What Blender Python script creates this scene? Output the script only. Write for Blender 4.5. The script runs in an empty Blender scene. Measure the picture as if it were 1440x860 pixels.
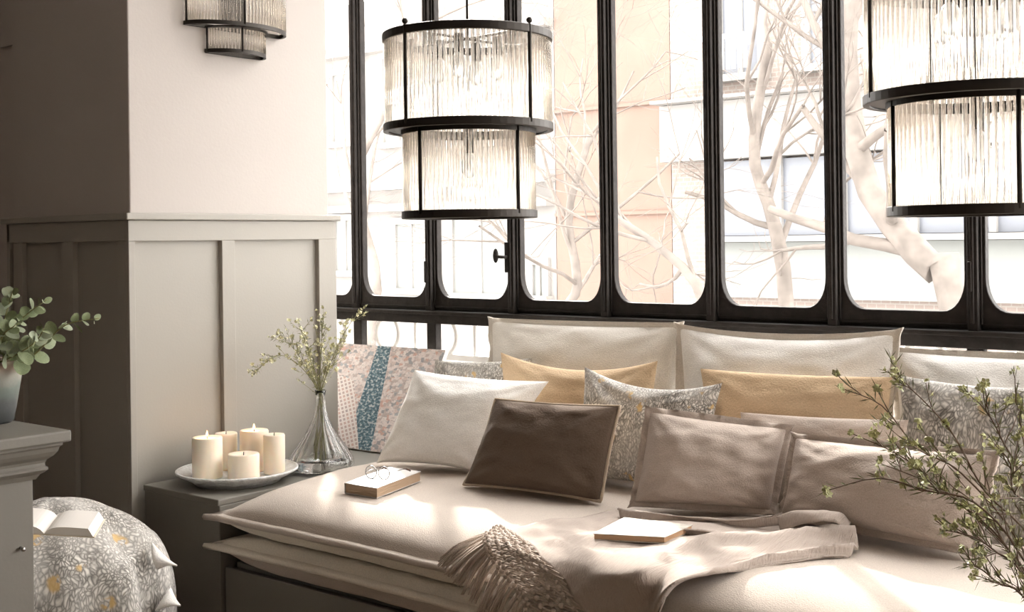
import bpy, math, random
from mathutils import Vector, Matrix, noise
random.seed(7)
R = math.radians
SC = bpy.context.scene
COL = SC.collection

# ------------------------------------------------------------------ camera
FPX, CX, HY, ROLL, HEAD, EYE = 1698.0, 720.0, 338.0, R(0.75), R(39.7), 1.35
CAM = Vector((0, 0, EYE))
FWD = Vector((-math.sin(HEAD), math.cos(HEAD), 0))
RT0 = Vector((math.cos(HEAD), math.sin(HEAD), 0)); UP0 = Vector((0, 0, 1))
RT = RT0 * math.cos(ROLL) - UP0 * math.sin(ROLL)
UP = UP0 * math.cos(ROLL) + RT0 * math.sin(ROLL)
cd = bpy.data.cameras.new('camera'); cam = bpy.data.objects.new('camera', cd); COL.objects.link(cam)
m3 = Matrix((RT, UP, -FWD)).transposed()
cam.matrix_world = Matrix.Translation(CAM) @ m3.to_4x4()
cd.sensor_width = 36; cd.lens = 36 * FPX / 1440; cd.shift_y = (HY - 430) / 1440; cd.clip_start = .05
SC.camera = cam

# ------------------------------------------------------------------ sky, sun, exposure
w = bpy.data.worlds.new('hazy_sky'); SC.world = w; w.use_nodes = True
bg = w.node_tree.nodes['Background']
bg.inputs[0].default_value = (1.0, .97, .935, 1); bg.inputs[1].default_value = 6.0
sd = bpy.data.lights.new('sun', 'SUN'); sun = bpy.data.objects.new('sun', sd); COL.objects.link(sun)
sd.energy = 6.2; sd.angle = R(1.4); sd.color = (1, .945, .88)
SUNDIR = Vector((-.70 * math.cos(R(27)), .714 * math.cos(R(27)), math.sin(R(27))))
sun.rotation_euler = SUNDIR.to_track_quat('Z', 'Y').to_euler(); sun.location = (-6, 8, 8)
SC.view_settings.view_transform = 'Standard'; SC.view_settings.look = 'None'
SC.view_settings.gamma = 1; SC.view_settings.use_curve_mapping = False
SC.view_settings.exposure = 0.82

# ------------------------------------------------------------------ pixel -> ray helpers (distance always from a real surface)
def ray(x, y): return FWD + RT * ((x - CX) / FPX) + UP * ((HY - y) / FPX)
def on_z(x, y, z): d = ray(x, y); return CAM + d * ((z - EYE) / d.z)
def on_y(x, y, Y): d = ray(x, y); return CAM + d * (Y / d.y)
def on_x(x, y, X): d = ray(x, y); return CAM + d * (X / d.x)
def at(x, y, Z): return CAM + ray(x, y) * Z
def on_plane(x, y, p, n): d = ray(x, y); return CAM + d * ((p - CAM).dot(n) / d.dot(n))

# ------------------------------------------------------------------ mesh + object helpers
ORG = {}
class MB:
    def __init__(s): s.v = []; s.f = []
    def add(s, vs, fs):
        b = len(s.v); s.v += [Vector(p) for p in vs]; s.f += [tuple(i + b for i in q) for q in fs]; return s
    def box(s, x0, x1, y0, y1, z0, z1):
        return s.add([(x0,y0,z0),(x1,y0,z0),(x1,y1,z0),(x0,y1,z0),(x0,y0,z1),(x1,y0,z1),(x1,y1,z1),(x0,y1,z1)],
                     [(0,3,2,1),(4,5,6,7),(0,1,5,4),(1,2,6,5),(2,3,7,6),(3,0,4,7)])
    def tube(s, pts, rad, n=8, closed=False, cap=True):
        pts = [Vector(p) for p in pts]; m = len(pts)
        if not isinstance(rad, (list, tuple)): rad = [rad] * m
        vs = []; ref = None
        for i, p in enumerate(pts):
            if closed: t = pts[(i + 1) % m] - pts[i - 1]
            else: t = pts[min(i + 1, m - 1)] - pts[max(i - 1, 0)]
            t = t.normalized() if t.length > 1e-9 else Vector((0, 0, 1))
            if ref is None: ref = Vector((0, 0, 1)) if abs(t.z) < .9 else Vector((1, 0, 0))
            a = (ref - t * ref.dot(t)); a = a.normalized() if a.length > 1e-6 else t.orthogonal().normalized()
            ref = a; b = t.cross(a)
            for k in range(n):
                q = 2 * math.pi * k / n; vs.append(p + (a * math.cos(q) + b * math.sin(q)) * rad[i])
        fs = []
        for i in range(m if closed else m - 1):
            j = (i + 1) % m
            for k in range(n):
                l = (k + 1) % n; fs.append((i*n+k, i*n+l, j*n+l, j*n+k))
        if cap and not closed: fs += [tuple(range(n))[::-1], tuple((m-1)*n + k for k in range(n))]
        return s.add(vs, fs)
    def lathe(s, prof, c, n=32, mod=None):
        m = len(prof); vs = []
        for i, (r, z) in enumerate(prof):
            for k in range(n):
                q = 2 * math.pi * k / n; rr = r * (mod(q, i) if mod else 1)
                vs.append((c[0] + rr * math.cos(q), c[1] + rr * math.sin(q), c[2] + z))
        fs = [(i*n+k, i*n+(k+1)%n, (i+1)*n+(k+1)%n, (i+1)*n+k) for i in range(m-1) for k in range(n)]
        fs += [tuple(range(n))[::-1], tuple((m-1)*n + k for k in range(n))]
        return s.add(vs, fs)
    def grid(s, fn, nu, nv):
        vs = [fn(i / nu, j / nv) for j in range(nv + 1) for i in range(nu + 1)]
        w_ = nu + 1
        return s.add(vs, [(j*w_+i, j*w_+i+1, (j+1)*w_+i+1, (j+1)*w_+i) for j in range(nv) for i in range(nu)])
    def ball(s, c, r, nu=8, nv=5, sq=(1, 1, 1)):
        c = Vector(c); vs = []
        for j in range(nv + 1):
            t = math.pi * j / nv
            for i in range(nu):
                q = 2 * math.pi * i / nu
                vs.append(c + Vector((r*sq[0]*math.sin(t)*math.cos(q), r*sq[1]*math.sin(t)*math.sin(q), r*sq[2]*math.cos(t))))
        return s.add(vs, [(j*nu+i, j*nu+(i+1)%nu, (j+1)*nu+(i+1)%nu, (j+1)*nu+i)[::-1] for j in range(nv) for i in range(nu)])
    def mesh(s, name, mat, org, smooth):
        me = bpy.data.meshes.new(name); me.from_pydata([p - org for p in s.v], [], s.f); me.update()
        me.materials.append(mat)
        if smooth: me.polygons.foreach_set('use_smooth', [True] * len(me.polygons))
        return me
    def build(s, name, mat, parent=None, smooth=False, bevel=0, solid=0, sub=0):
        if parent is not None: org = ORG[parent.name]
        else:
            lo = [min(p[i] for p in s.v) for i in range(3)]; hi = [max(p[i] for p in s.v) for i in range(3)]
            org = Vector(((lo[0]+hi[0])/2, (lo[1]+hi[1])/2, lo[2]))
        o = bpy.data.objects.new(name, s.mesh(name, mat, org, smooth)); COL.objects.link(o)
        if parent is not None: o.parent = parent
        else: o.location = org
        ORG[o.name] = org
        if solid: md = o.modifiers.new('solid', 'SOLIDIFY'); md.thickness = solid; md.offset = 0
        if bevel: md = o.modifiers.new('bevel', 'BEVEL'); md.width = bevel; md.segments = 2; md.limit_method = 'ANGLE'
        if sub: md = o.modifiers.new('sub', 'SUBSURF'); md.levels = sub; md.render_levels = sub
        return o
def tag(o, label=None, cat=None, group=None, kind=None):
    for k, v in (('label', label), ('category', cat), ('group', group), ('kind', kind)):
        if v: o[k] = v
    return o
def thing(name, loc, label, cat, group=None, kind=None):
    o = bpy.data.objects.new(name, None); COL.objects.link(o); o.location = loc; o.empty_display_size = .05
    ORG[o.name] = Vector(loc); return tag(o, label, cat, group, kind)
def struct(name, mb, mat, **k): return tag(mb.build(name, mat, **k), kind='structure')
def instance(proto_mesh, name, parent, mat4):
    o = bpy.data.objects.new(name, proto_mesh); COL.objects.link(o); o.parent = parent
    o.matrix_local = Matrix.Translation(-ORG[parent.name]) @ mat4; ORG[o.name] = ORG[parent.name]; return o
def box(*a): return MB().box(*a)

# ------------------------------------------------------------------ materials
def mat(name, col, rough=.6, metal=0, bump=0, bscale=200, var=0, vscale=6, sheen=0, trans=0, ior=1.45, sss=0, stretch=None, spec=None):
    m = bpy.data.materials.new(name); m.use_nodes = True; N = m.node_tree.nodes; L = m.node_tree.links
    p = N['Principled BSDF']; c = (*col, 1)
    p.inputs['Base Color'].default_value = c; p.inputs['Roughness'].default_value = rough; p.inputs['Metallic'].default_value = metal
    p.inputs['IOR'].default_value = ior
    if spec is not None: p.inputs['Specular IOR Level'].default_value = spec
    if sheen: p.inputs['Sheen Weight'].default_value = sheen; p.inputs['Sheen Roughness'].default_value = .5
    if trans: p.inputs['Transmission Weight'].default_value = trans
    if sss:
        p.inputs['Subsurface Weight'].default_value = sss; p.inputs['Subsurface Radius'].default_value = (.012, .007, .004)
    tc = N.new('ShaderNodeTexCoord'); src = tc.outputs['Object']
    if stretch:
        mp = N.new('ShaderNodeMapping'); mp.inputs['Scale'].default_value = stretch; L.new(src, mp.inputs[0]); src = mp.outputs[0]
    if var:
        n = N.new('ShaderNodeTexNoise'); n.inputs['Scale'].default_value = vscale; n.inputs['Detail'].default_value = 5; L.new(src, n.inputs[0])
        r = N.new('ShaderNodeValToRGB'); L.new(n.outputs[0], r.inputs[0])
        r.color_ramp.elements[0].position = .3; r.color_ramp.elements[1].position = .7
        r.color_ramp.elements[0].color = (*[max(0, x * (1 - var)) for x in col], 1); r.color_ramp.elements[1].color = (*[min(1, x * (1 + var)) for x in col], 1)
        L.new(r.outputs[0], p.inputs['Base Color'])
    if bump:
        n = N.new('ShaderNodeTexNoise'); n.inputs['Scale'].default_value = bscale; n.inputs['Detail'].default_value = 3; L.new(src, n.inputs[0])
        b = N.new('ShaderNodeBump'); b.inputs['Strength'].default_value = bump; b.inputs['Distance'].default_value = .004 * max(1, 220 / bscale)
        L.new(n.outputs[0], b.inputs['Height']); L.new(b.outputs[0], p.inputs['Normal'])
    return m
def fabric(name, col, rough=.95, bump=.32, bscale=240, var=.10): return mat(name, col, rough, bump=bump, bscale=bscale, var=var, vscale=320, sheen=.08, spec=.03)
def glass_mat(name, refl=.06, tint=(1, 1, 1)):
    m = bpy.data.materials.new(name); m.use_nodes = True; N = m.node_tree.nodes; L = m.node_tree.links; N.clear()
    o = N.new('ShaderNodeOutputMaterial'); x = N.new('ShaderNodeMixShader'); t = N.new('ShaderNodeBsdfTransparent'); g = N.new('ShaderNodeBsdfGlossy')
    t.inputs[0].default_value = (*tint, 1); g.inputs['Roughness'].default_value = .02; x.inputs[0].default_value = refl
    L.new(t.outputs[0], x.inputs[1]); L.new(g.outputs[0], x.inputs[2]); L.new(x.outputs[0], o.inputs[0]); return m
def rod_mat(name):
    # clear glass with a little see-through so that light reaches inside the shade
    m = bpy.data.materials.new(name); m.use_nodes = True; N = m.node_tree.nodes; L = m.node_tree.links; N.clear()
    o = N.new('ShaderNodeOutputMaterial'); x = N.new('ShaderNodeMixShader'); t = N.new('ShaderNodeBsdfTransparent'); g = N.new('ShaderNodeBsdfGlass')
    t.inputs[0].default_value = (.97, .95, .92, 1); g.inputs['Roughness'].default_value = .03; g.inputs['IOR'].default_value = 1.45
    g.inputs[0].default_value = (.98, .965, .94, 1)
    x.inputs[0].default_value = .5
    L.new(t.outputs[0], x.inputs[1]); L.new(g.outputs[0], x.inputs[2]); L.new(x.outputs[0], o.inputs[0]); return m
def emit_mat(name, col, s):
    m = bpy.data.materials.new(name); m.use_nodes = True; p = m.node_tree.nodes['Principled BSDF']
    p.inputs['Base Color'].default_value = (*col, 1); p.inputs['Emission Color'].default_value = (*col, 1); p.inputs['Emission Strength'].default_value = s; return m
def ramp(N, L, src, stops, interp='LINEAR'):
    r = N.new('ShaderNodeValToRGB'); r.color_ramp.interpolation = interp
    e = r.color_ramp.elements
    while len(e) < len(stops): e.new(.5)
    for el, (p, c) in zip(e, stops): el.position = p; el.color = (*c, 1) if len(c) == 3 else c
    L.new(src, r.inputs[0]); return r.outputs[0]
def mixc(N, L, fac, a, b, mode='MIX'):
    x = N.new('ShaderNodeMix'); x.data_type = 'RGBA'; x.blend_type = mode
    for sock, v in ((x.inputs[0], fac), (x.inputs[6], a), (x.inputs[7], b)):
        if isinstance(v, (int, float)): sock.default_value = v
        elif isinstance(v, tuple): sock.default_value = (*v, 1)
        else: L.new(v, sock)
    return x.outputs[2]
def leaf_print(name, k=1.0):
    m = bpy.data.materials.new(name); m.use_nodes = True; N = m.node_tree.nodes; L = m.node_tree.links; p = N['Principled BSDF']
    tc = N.new('ShaderNodeTexCoord')
    nz = N.new('ShaderNodeTexNoise'); nz.inputs['Scale'].default_value = 16 * k; nz.inputs['Detail'].default_value = 2; L.new(tc.outputs['Object'], nz.inputs[0])
    va = N.new('ShaderNodeVectorMath'); va.operation = 'MULTIPLY_ADD'; va.inputs[1].default_value = (.07, .07, .07)
    L.new(nz.outputs['Color'], va.inputs[0]); L.new(tc.outputs['Object'], va.inputs[2])
    mp = N.new('ShaderNodeMapping'); mp.inputs['Scale'].default_value = (1, 1, .45); mp.inputs['Rotation'].default_value = (.4, .5, .3); L.new(va.outputs[0], mp.inputs[0])
    def leaves(rot, sc, k0):
        mq = N.new('ShaderNodeMapping'); mq.inputs['Scale'].default_value = (1, .9, .34); mq.inputs['Rotation'].default_value = rot; L.new(va.outputs[0], mq.inputs[0])
        v = N.new('ShaderNodeTexVoronoi'); v.inputs['Scale'].default_value = sc * k; v.feature = 'DISTANCE_TO_EDGE'; L.new(mq.outputs[0], v.inputs[0])
        return ramp(N, L, v.outputs['Distance'], [(0, (k0, k0 * .92, k0 * .85)), (.09, (.25, .23, .205)), (.34, (.70, .67, .62))])
    la, lb_ = leaves((.6, .7, .2), 125, .07), leaves((-.7, -.6, .9), 140, .09)
    nm = N.new('ShaderNodeTexNoise'); nm.inputs['Scale'].default_value = 22 * k; L.new(tc.outputs['Object'], nm.inputs[0])
    mk = ramp(N, L, nm.outputs[0], [(.47, (0, 0, 0)), (.53, (1, 1, 1))])
    c = mixc(N, L, mk, la, lb_)
    nl = N.new('ShaderNodeTexNoise'); nl.inputs['Scale'].default_value = 10 * k; nl.inputs['Detail'].default_value = 3; L.new(tc.outputs['Object'], nl.inputs[0])
    c = mixc(N, L, ramp(N, L, nl.outputs[0], [(.42, (.35, .35, .35)), (.62, (0, 0, 0))]), c, (.66, .635, .595))
    vo = N.new('ShaderNodeTexVoronoi'); vo.inputs['Scale'].default_value = 13 * k; L.new(va.outputs[0], vo.inputs[0])
    f = ramp(N, L, vo.outputs['Distance'], [(.16, (.85, .85, .85)), (.26, (0, 0, 0))])
    n2 = N.new('ShaderNodeTexNoise'); n2.inputs['Scale'].default_value = 40 * k; L.new(tc.outputs['Object'], n2.inputs[0])
    f2 = ramp(N, L, n2.outputs[0], [(.46, (0, 0, 0)), (.52, (1, 1, 1))])
    fm = mixc(N, L, 1.0, f, f2, 'MULTIPLY')
    c = mixc(N, L, fm, c, (.58, .38, .14)); L.new(c, p.inputs['Base Color'])
    p.inputs['Roughness'].default_value = .9; p.inputs['Sheen Weight'].default_value = .2
    return m
def city_print(name):
    # flat printed aerial view of a dense city: pale tower, blue avenue, speckled blocks
    m = bpy.data.materials.new(name); m.use_nodes = True; N = m.node_tree.nodes; L = m.node_tree.links; p = N['Principled BSDF']
    tc = N.new('ShaderNodeTexCoord'); G = tc.outputs['Generated']
    sep = N.new('ShaderNodeSeparateXYZ'); L.new(G, sep.inputs[0]); X, Z = sep.outputs[0], sep.outputs[2]
    def M(op, a, b=None, c=None):
        n = N.new('ShaderNodeMath'); n.operation = op
        for i, v in enumerate((a, b, c)):
            if v is None: continue
            if isinstance(v, (int, float)): n.inputs[i].default_value = v
            else: L.new(v, n.inputs[i])
        return n.outputs[0]
    cmb = N.new('ShaderNodeCombineXYZ'); L.new(X, cmb.inputs[0]); L.new(Z, cmb.inputs[1]); P = cmb.outputs[0]
    v = N.new('ShaderNodeTexVoronoi'); v.distance = 'CHEBYCHEV'; v.inputs['Scale'].default_value = 34; L.new(P, v.inputs[0])
    rnd = N.new('ShaderNodeSeparateColor'); L.new(v.outputs['Color'], rnd.inputs[0])
    blocks = ramp(N, L, rnd.outputs[0], [(0, (.75, .68, .66)), (.35, (.42, .33, .31)), (.5, (.62, .50, .46)), (.62, (.10, .13, .17)), (.72, (.80, .76, .74)), (.86, (.55, .25, .16)), (.93, (.22, .30, .36))], 'CONSTANT')
    v2 = N.new('ShaderNodeTexVoronoi'); v2.distance = 'CHEBYCHEV'; v2.inputs['Scale'].default_value = 80; L.new(P, v2.inputs[0])
    r2 = N.new('ShaderNodeSeparateColor'); L.new(v2.outputs['Color'], r2.inputs[0])
    fine = ramp(N, L, r2.outputs[1], [(0, (1, .97, .95)), (.5, (.72, .66, .64)), (.75, (.35, .33, .36)), (.85, (1, .9, .85))], 'CONSTANT')
    city = mixc(N, L, .65, blocks, fine, 'MULTIPLY')
    city = mixc(N, L, .35, city, (.9, .84, .83))
    # avenue
    ctr = M('MULTIPLY_ADD', Z, -.10, .57); hw = M('MULTIPLY_ADD', Z, -.055, .115)
    av = M('LESS_THAN', M('ABSOLUTE', M('SUBTRACT', X, ctr)), hw)
    nz = N.new('ShaderNodeTexNoise'); nz.inputs['Scale'].default_value = 45; L.new(P, nz.inputs[0])
    avc = ramp(N, L, nz.outputs[0], [(.4, (.06, .12, .16)), (.52, (.13, .24, .30)), (.62, (.55, .60, .62))])
    c = mixc(N, L, av, city, avc)
    # foreground tower with rows of windows
    mp = N.new('ShaderNodeMapping'); mp.inputs['Rotation'].default_value = (0, 0, R(-28)); L.new(P, mp.inputs[0])
    br = N.new('ShaderNodeTexBrick'); br.offset = 0; br.inputs['Scale'].default_value = 13; br.inputs['Mortar Size'].default_value = .09
    br.inputs['Brick Width'].default_value = .42; br.inputs['Row Height'].default_value = .5
    br.inputs['Color1'].default_value = (.62, .36, .28, 1); br.inputs['Color2'].default_value = (.30, .22, .22, 1); br.inputs['Mortar'].default_value = (.86, .80, .77, 1)
    br.inputs['Mortar Smooth'].default_value = .0; L.new(mp.outputs[0], br.inputs[0])
    tw = M('MULTIPLY', M('LESS_THAN', X, M('MULTIPLY_ADD', Z, -.42, .58)), M('LESS_THAN', Z, M('MULTIPLY_ADD', X, -.25, .72)))
    c = mixc(N, L, tw, c, mixc(N, L, .3, br.outputs['Color'], (.92, .88, .87)))
    L.new(c, p.inputs['Base Color']); p.inputs['Roughness'].default_value = .6
    return m
def pot_mat():
    m = bpy.data.materials.new('reactive_glaze'); m.use_nodes = True; N = m.node_tree.nodes; L = m.node_tree.links; p = N['Principled BSDF']
    tc = N.new('ShaderNodeTexCoord'); sep = N.new('ShaderNodeSeparateXYZ'); L.new(tc.outputs['Generated'], sep.inputs[0])
    nz = N.new('ShaderNodeTexNoise'); nz.inputs['Scale'].default_value = 30; nz.inputs['Detail'].default_value = 4; L.new(tc.outputs['Object'], nz.inputs[0])
    a = N.new('ShaderNodeMath'); a.operation = 'MULTIPLY_ADD'; a.inputs[1].default_value = .22; L.new(nz.outputs[0], a.inputs[0]); L.new(sep.outputs[2], a.inputs[2])
    c = ramp(N, L, a.outputs[0], [(.1, (.03, .032, .034)), (.42, (.075, .082, .082)), (.68, (.17, .20, .175)), (.88, (.36, .34, .29)), (1.0, (.45, .36, .29))])
    L.new(c, p.inputs['Base Color']); p.inputs['Roughness'].default_value = .55
    b = N.new('ShaderNodeBump'); b.inputs['Strength'].default_value = .5; b.inputs['Distance'].default_value = .003; L.new(nz.outputs[0], b.inputs['Height']); L.new(b.outputs[0], p.inputs['Normal'])
    return m
def brick_mat(name, c1, c2, mo):
    m = bpy.data.materials.new(name); m.use_nodes = True; N = m.node_tree.nodes; L = m.node_tree.links; p = N['Principled BSDF']
    tc = N.new('ShaderNodeTexCoord'); mp = N.new('ShaderNodeMapping'); mp.inputs['Rotation'].default_value = (R(-90), 0, 0); L.new(tc.outputs['Object'], mp.inputs[0])
    b = N.new('ShaderNodeTexBrick'); b.inputs['Scale'].default_value = 5; b.inputs['Color1'].default_value = (*c1, 1); b.inputs['Color2'].default_value = (*c2, 1); b.inputs['Mortar'].default_value = (*mo, 1)
    b.inputs['Mortar Size'].default_value = .03; L.new(mp.outputs[0], b.inputs[0]); L.new(b.outputs[0], p.inputs['Base Color']); p.inputs['Roughness'].default_value = .9; return m
def gauze_mat():
    m = fabric('cotton_gauze', (.43, .365, .32), bump=.0, var=.05); N = m.node_tree.nodes; L = m.node_tree.links; p = N['Principled BSDF']
    tc = N.new('ShaderNodeTexCoord'); src = tc.outputs['Object']; hs = []
    for rot in (R(20), R(110)):
        mp = N.new('ShaderNodeMapping'); mp.inputs['Rotation'].default_value = (0, 0, rot); mp.inputs['Scale'].default_value = (420, 6, 60); L.new(src, mp.inputs[0])
        n = N.new('ShaderNodeTexNoise'); n.inputs['Scale'].default_value = 1; n.inputs['Detail'].default_value = 2; L.new(mp.outputs[0], n.inputs[0]); hs.append(n.outputs[0])
    a = N.new('ShaderNodeMath'); a.operation = 'ADD'; L.new(hs[0], a.inputs[0]); L.new(hs[1], a.inputs[1])
    b = N.new('ShaderNodeBump'); b.inputs['Strength'].default_value = .6; b.inputs['Distance'].default_value = .004; L.new(a.outputs[0], b.inputs['Height']); L.new(b.outputs[0], p.inputs['Normal']); return m

M_ = dict(
    plaster=mat('warm_plaster', (.485, .445, .415), .85, bump=.06, bscale=90, var=.015, vscale=3),
    dusk=mat('dark_taupe_wall', (.38, .335, .295), .85),
    cab=mat('dark_greige_paint', (.18, .168, .145), .5, bump=.04, bscale=120),
    panel=mat('greige_paint', (.335, .315, .28), .5, bump=.05, bscale=120),
    ceil=mat('ceiling_white', (.82, .80, .77), .9), floor=mat('oak_floor', (.20, .145, .10), .5, var=.25, vscale=3, stretch=(1, 14, 1)),
    frame=mat('black_window_paint', (.024, .020, .018), .6, spec=.2, bump=.2, bscale=45, var=.25, vscale=25), pane=glass_mat('window_glass', .05),
    iron=mat('bronze_black_metal', (.030, .025, .021), .45, metal=.6), rod=rod_mat('clear_glass_rod'), bulb=mat('frosted_bulb', (.8, .8, .8), .3, trans=.6),
    linen=fabric('taupe_linen', (.51, .445, .39), bscale=320), cream=fabric('cream_linen', (.72, .66, .57)), white=fabric('white_cotton', (.86, .84, .81)),
    offwhite=fabric('off_white_linen', (.80, .765, .71)), hem=fabric('ecru_flange', (.66, .61, .545)), tan=fabric('tan_wool', (.63, .475, .315), bscale=170, bump=.3), brown=fabric('brown_wool', (.115, .083, .062), bscale=170, bump=.3),
    brown_edge=fabric('brown_edge', (.42, .34, .26)), taupe=fabric('washed_taupe', (.47, .40, .35), bscale=230), rosetaupe=fabric('rose_taupe', (.56, .485, .43)), pattern=leaf_print('leaf_print'), pattern2=leaf_print('leaf_print_large', .8),
    gauze=gauze_mat(), cord=fabric('cotton_cord', (.58, .495, .43), bump=.5, bscale=350),
    wax=mat('ivory_wax', (.90, .78, .63), .45, sss=.35), wick=mat('wick', (.03, .02, .02), .9), flame=emit_mat('flame', (1, .50, .15), 12),
    tray=mat('whitewashed_metal', (.66, .66, .65), .5, bump=.5, bscale=70, var=.15, vscale=30), vase=mat('clear_glass', (.97, .98, .98), .02, trans=1.0, ior=1.42),
    stem=mat('green_stem', (.25, .24, .11), .7), twig=mat('brown_twig', (.13, .085, .06), .8), sage=mat('waxflower_leaf', (.20, .21, .10), .6, var=.3, vscale=40), bloom=mat('waxflower_bloom', (.62, .60, .38), .6, var=.3, vscale=60),
    needle=mat('needle_leaf', (.14, .145, .065), .6, var=.3, vscale=40), bud=mat('green_bud', (.46, .47, .24), .6, var=.35, vscale=60), euc=mat('eucalyptus_leaf', (.22, .265, .14), .55, var=.3, vscale=25), euc2=mat('eucalyptus_pale', (.34, .39, .27), .5, var=.2, vscale=25),
    oldpaper=mat('aged_pages', (.40, .285, .19), .8, bump=.4, bscale=300, stretch=(.05, .05, 1), var=.08),
    paper=mat('page_block', (.80, .70, .57), .8, bump=.4, bscale=300, stretch=(.05, .05, 1), var=.06), page=mat('page_white', (.84, .80, .75), .8), cover=mat('book_cover', (.60, .575, .55), .5), spine=mat('book_spine', (.28, .18, .11), .6),
    sand=mat('sand_cover', (.44, .40, .34), .6, var=.35, vscale=40), kraft=mat('kraft_edge', (.42, .26, .15), .7, bump=.4, bscale=300, stretch=(.05, .05, 1)),
    wire=mat('silver_wire', (.42, .41, .40), .25, metal=1), lens=glass_mat('spectacle_lens', .12), tort=mat('tortoiseshell', (.10, .035, .015), .25, var=.8, vscale=60),
    canvas=mat('canvas_edge', (.86, .84, .80), .8), city=city_print('aerial_city_print'), pot=pot_mat(), soil=mat('soil', (.05, .035, .025), .9),
    pouf=mat('pouf_core', (.45, .42, .38), .9), lining=fabric('white_lining', (.82, .80, .77)),
)

# ================================================================== SETTING
WY, BAY, X0 = 3.46, .4197, -3.685            # window plane, bay width, first visible mullion
KMIN, KMAX = -2, 13
CEIL = 3.15
XR = X0 + BAY * KMAX                        # right end of the glazing
struct('floor', box(-6, XR + .1, -3.2, 3.52, -.05, 0), M_['floor'])
struct('ceiling', box(-6, XR + .1, -3.2, 3.52, CEIL, CEIL + .1), M_['ceil'])
struct('wall_behind', box(-6, XR + .1, -3.3, -3.2, 0, CEIL), M_['dusk'])
struct('wall_left', box(-6.1, -6, -3.2, 3.52, 0, CEIL), M_['dusk'])
# recessed wall beyond the pier
LW = 2.34
struct('wall_recess', box(-6, -4.33, LW, LW + .1, 0, CEIL), M_['plaster'])
struct('trim_1', box(-6, -4.36, LW - .012, LW - .001, 2.12, 2.135).box(-4.375, -4.36, LW - .012, LW - .001, 1.45, 2.135), M_['plaster'])
# pier: plaster above, panelled below
PX0, PX1, PY0, PY1 = -4.30, -3.54, 2.278, 3.15
RAIL = 1.456
struct('wall_pier', box(PX0, PX1, PY0, PY1, RAIL - .02, CEIL), M_['plaster'], bevel=.004)
pw = thing('wall_pier_panelling', (PX1, PY0, 0), None, None, kind='structure')
e = .012
box(PX0 - .0, PX1 + .0, PY0 - .0, PY1 + .0, 0, RAIL - .021).build('panel_core', M_['panel'], pw)
box(PX0 - .04, PX1 + .035, PY0 - .035, PY1 + .035, RAIL - .021, RAIL + .002).build('cap_rail', M_['panel'], pw, bevel=.004)
zt, zf = RAIL - .022, RAIL - .092
T = .020
def yy(x): return on_x(x, 400, PX1 + T).y
def xx(x): return on_y(x, 400, PY0 - T).x
box(PX1, PX1 + T, PY0 - T, PY1 + T, zf, zt).build('top_board', M_['panel'], pw, bevel=.002)
for a, b in ((182, 186), (313, 331), (449, 470)):
    y0, y1 = (PY0 - T, PY0 + .004) if a == 182 else (yy(a), yy(b)) if a < 400 else (yy(449), PY1 + T)
    box(PX1, PX1 + T, y0, y1, .0, zf).build('batten', M_['panel'], pw, bevel=.002)
box(PX0 - T, PX1, PY0 - T, PY0, zf, zt).build('top_board', M_['panel'], pw, bevel=.002)
for a, b in ((19, 31), (88, 103), (166, 180)):
    box(xx(a), xx(b) if a < 160 else PX1, PY0 - T, PY0, 0, zf).build('batten', M_['panel'], pw, bevel=.002)
box(PX0 - T, PX0, PY0 - T, PY1, 0, zt).build('side_board', M_['panel'], pw)

# ---- the glazed wall
PANE_T, TR_LO, LOW_Z = 2.95, 1.030, .60
def sash(x0, x1, z0, z1, ox, oz, r, y0, y1, ztop_r=None):
    """frame with a rounded-bottom opening, extruded in y"""
    xi0, xi1, zi0, zi1 = x0 + ox, x1 - ox, z0 + oz, z1 - .04
    inn, out = [], []
    def p(a, b, c, d): inn.append((a, b)); out.append((c, d))
    p(xi0, zi1, x0, z1); p(xi0, zi0 + r, x0, zi0 + r)
    n = 8
    for i in range(1, n):
        q = math.pi / 2 * i / n
        # slightly flattened arc as on worn old joinery
        a, b = xi0 + r * .72 * (1 - math.cos(q) ** .9 if i else 0), zi0 + r * (1 - math.sin(q))
        f = i / n; p(a, b, x0 if f < .5 else x0 + (a - x0) * 0 + (xi0 + r*.72 - x0) * (f - .5) * 2, (zi0 + r) + (z0 - zi0 - r) * min(1, f * 2))
    p(xi0 + r * .72, zi0, xi0 + r * .72, z0); p(xi1 - r * .72, zi0, xi1 - r * .72, z0)
    k0 = len(inn)
    for i in range(n - 1, 0, -1):
        a, b = inn[2 + i - 1]; c, d = out[2 + i - 1]; p(x0 + x1 - a, b, x0 + x1 - c, d)
    p(xi1, zi0 + r, x1, zi0 + r); p(xi1, zi1, x1, z1)
    mb = MB(); N_ = len(inn); vs = []
    for (a, b), (c, d) in zip(inn, out): vs += [(a, y0, b), (c, y0, d), (a, y1, b), (c, y1, d)]
    fs = []
    for i in range(N_):
        j = (i + 1) % N_; A, B = 4 * i, 4 * j
        fs += [(A, B, B+1, A+1), (A+2, A+3, B+3, B+2), (A, A+2, B+2, B), (A+1, B+1, B+3, A+3)]
    return mb.add(vs, fs)
wi = 0
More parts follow.
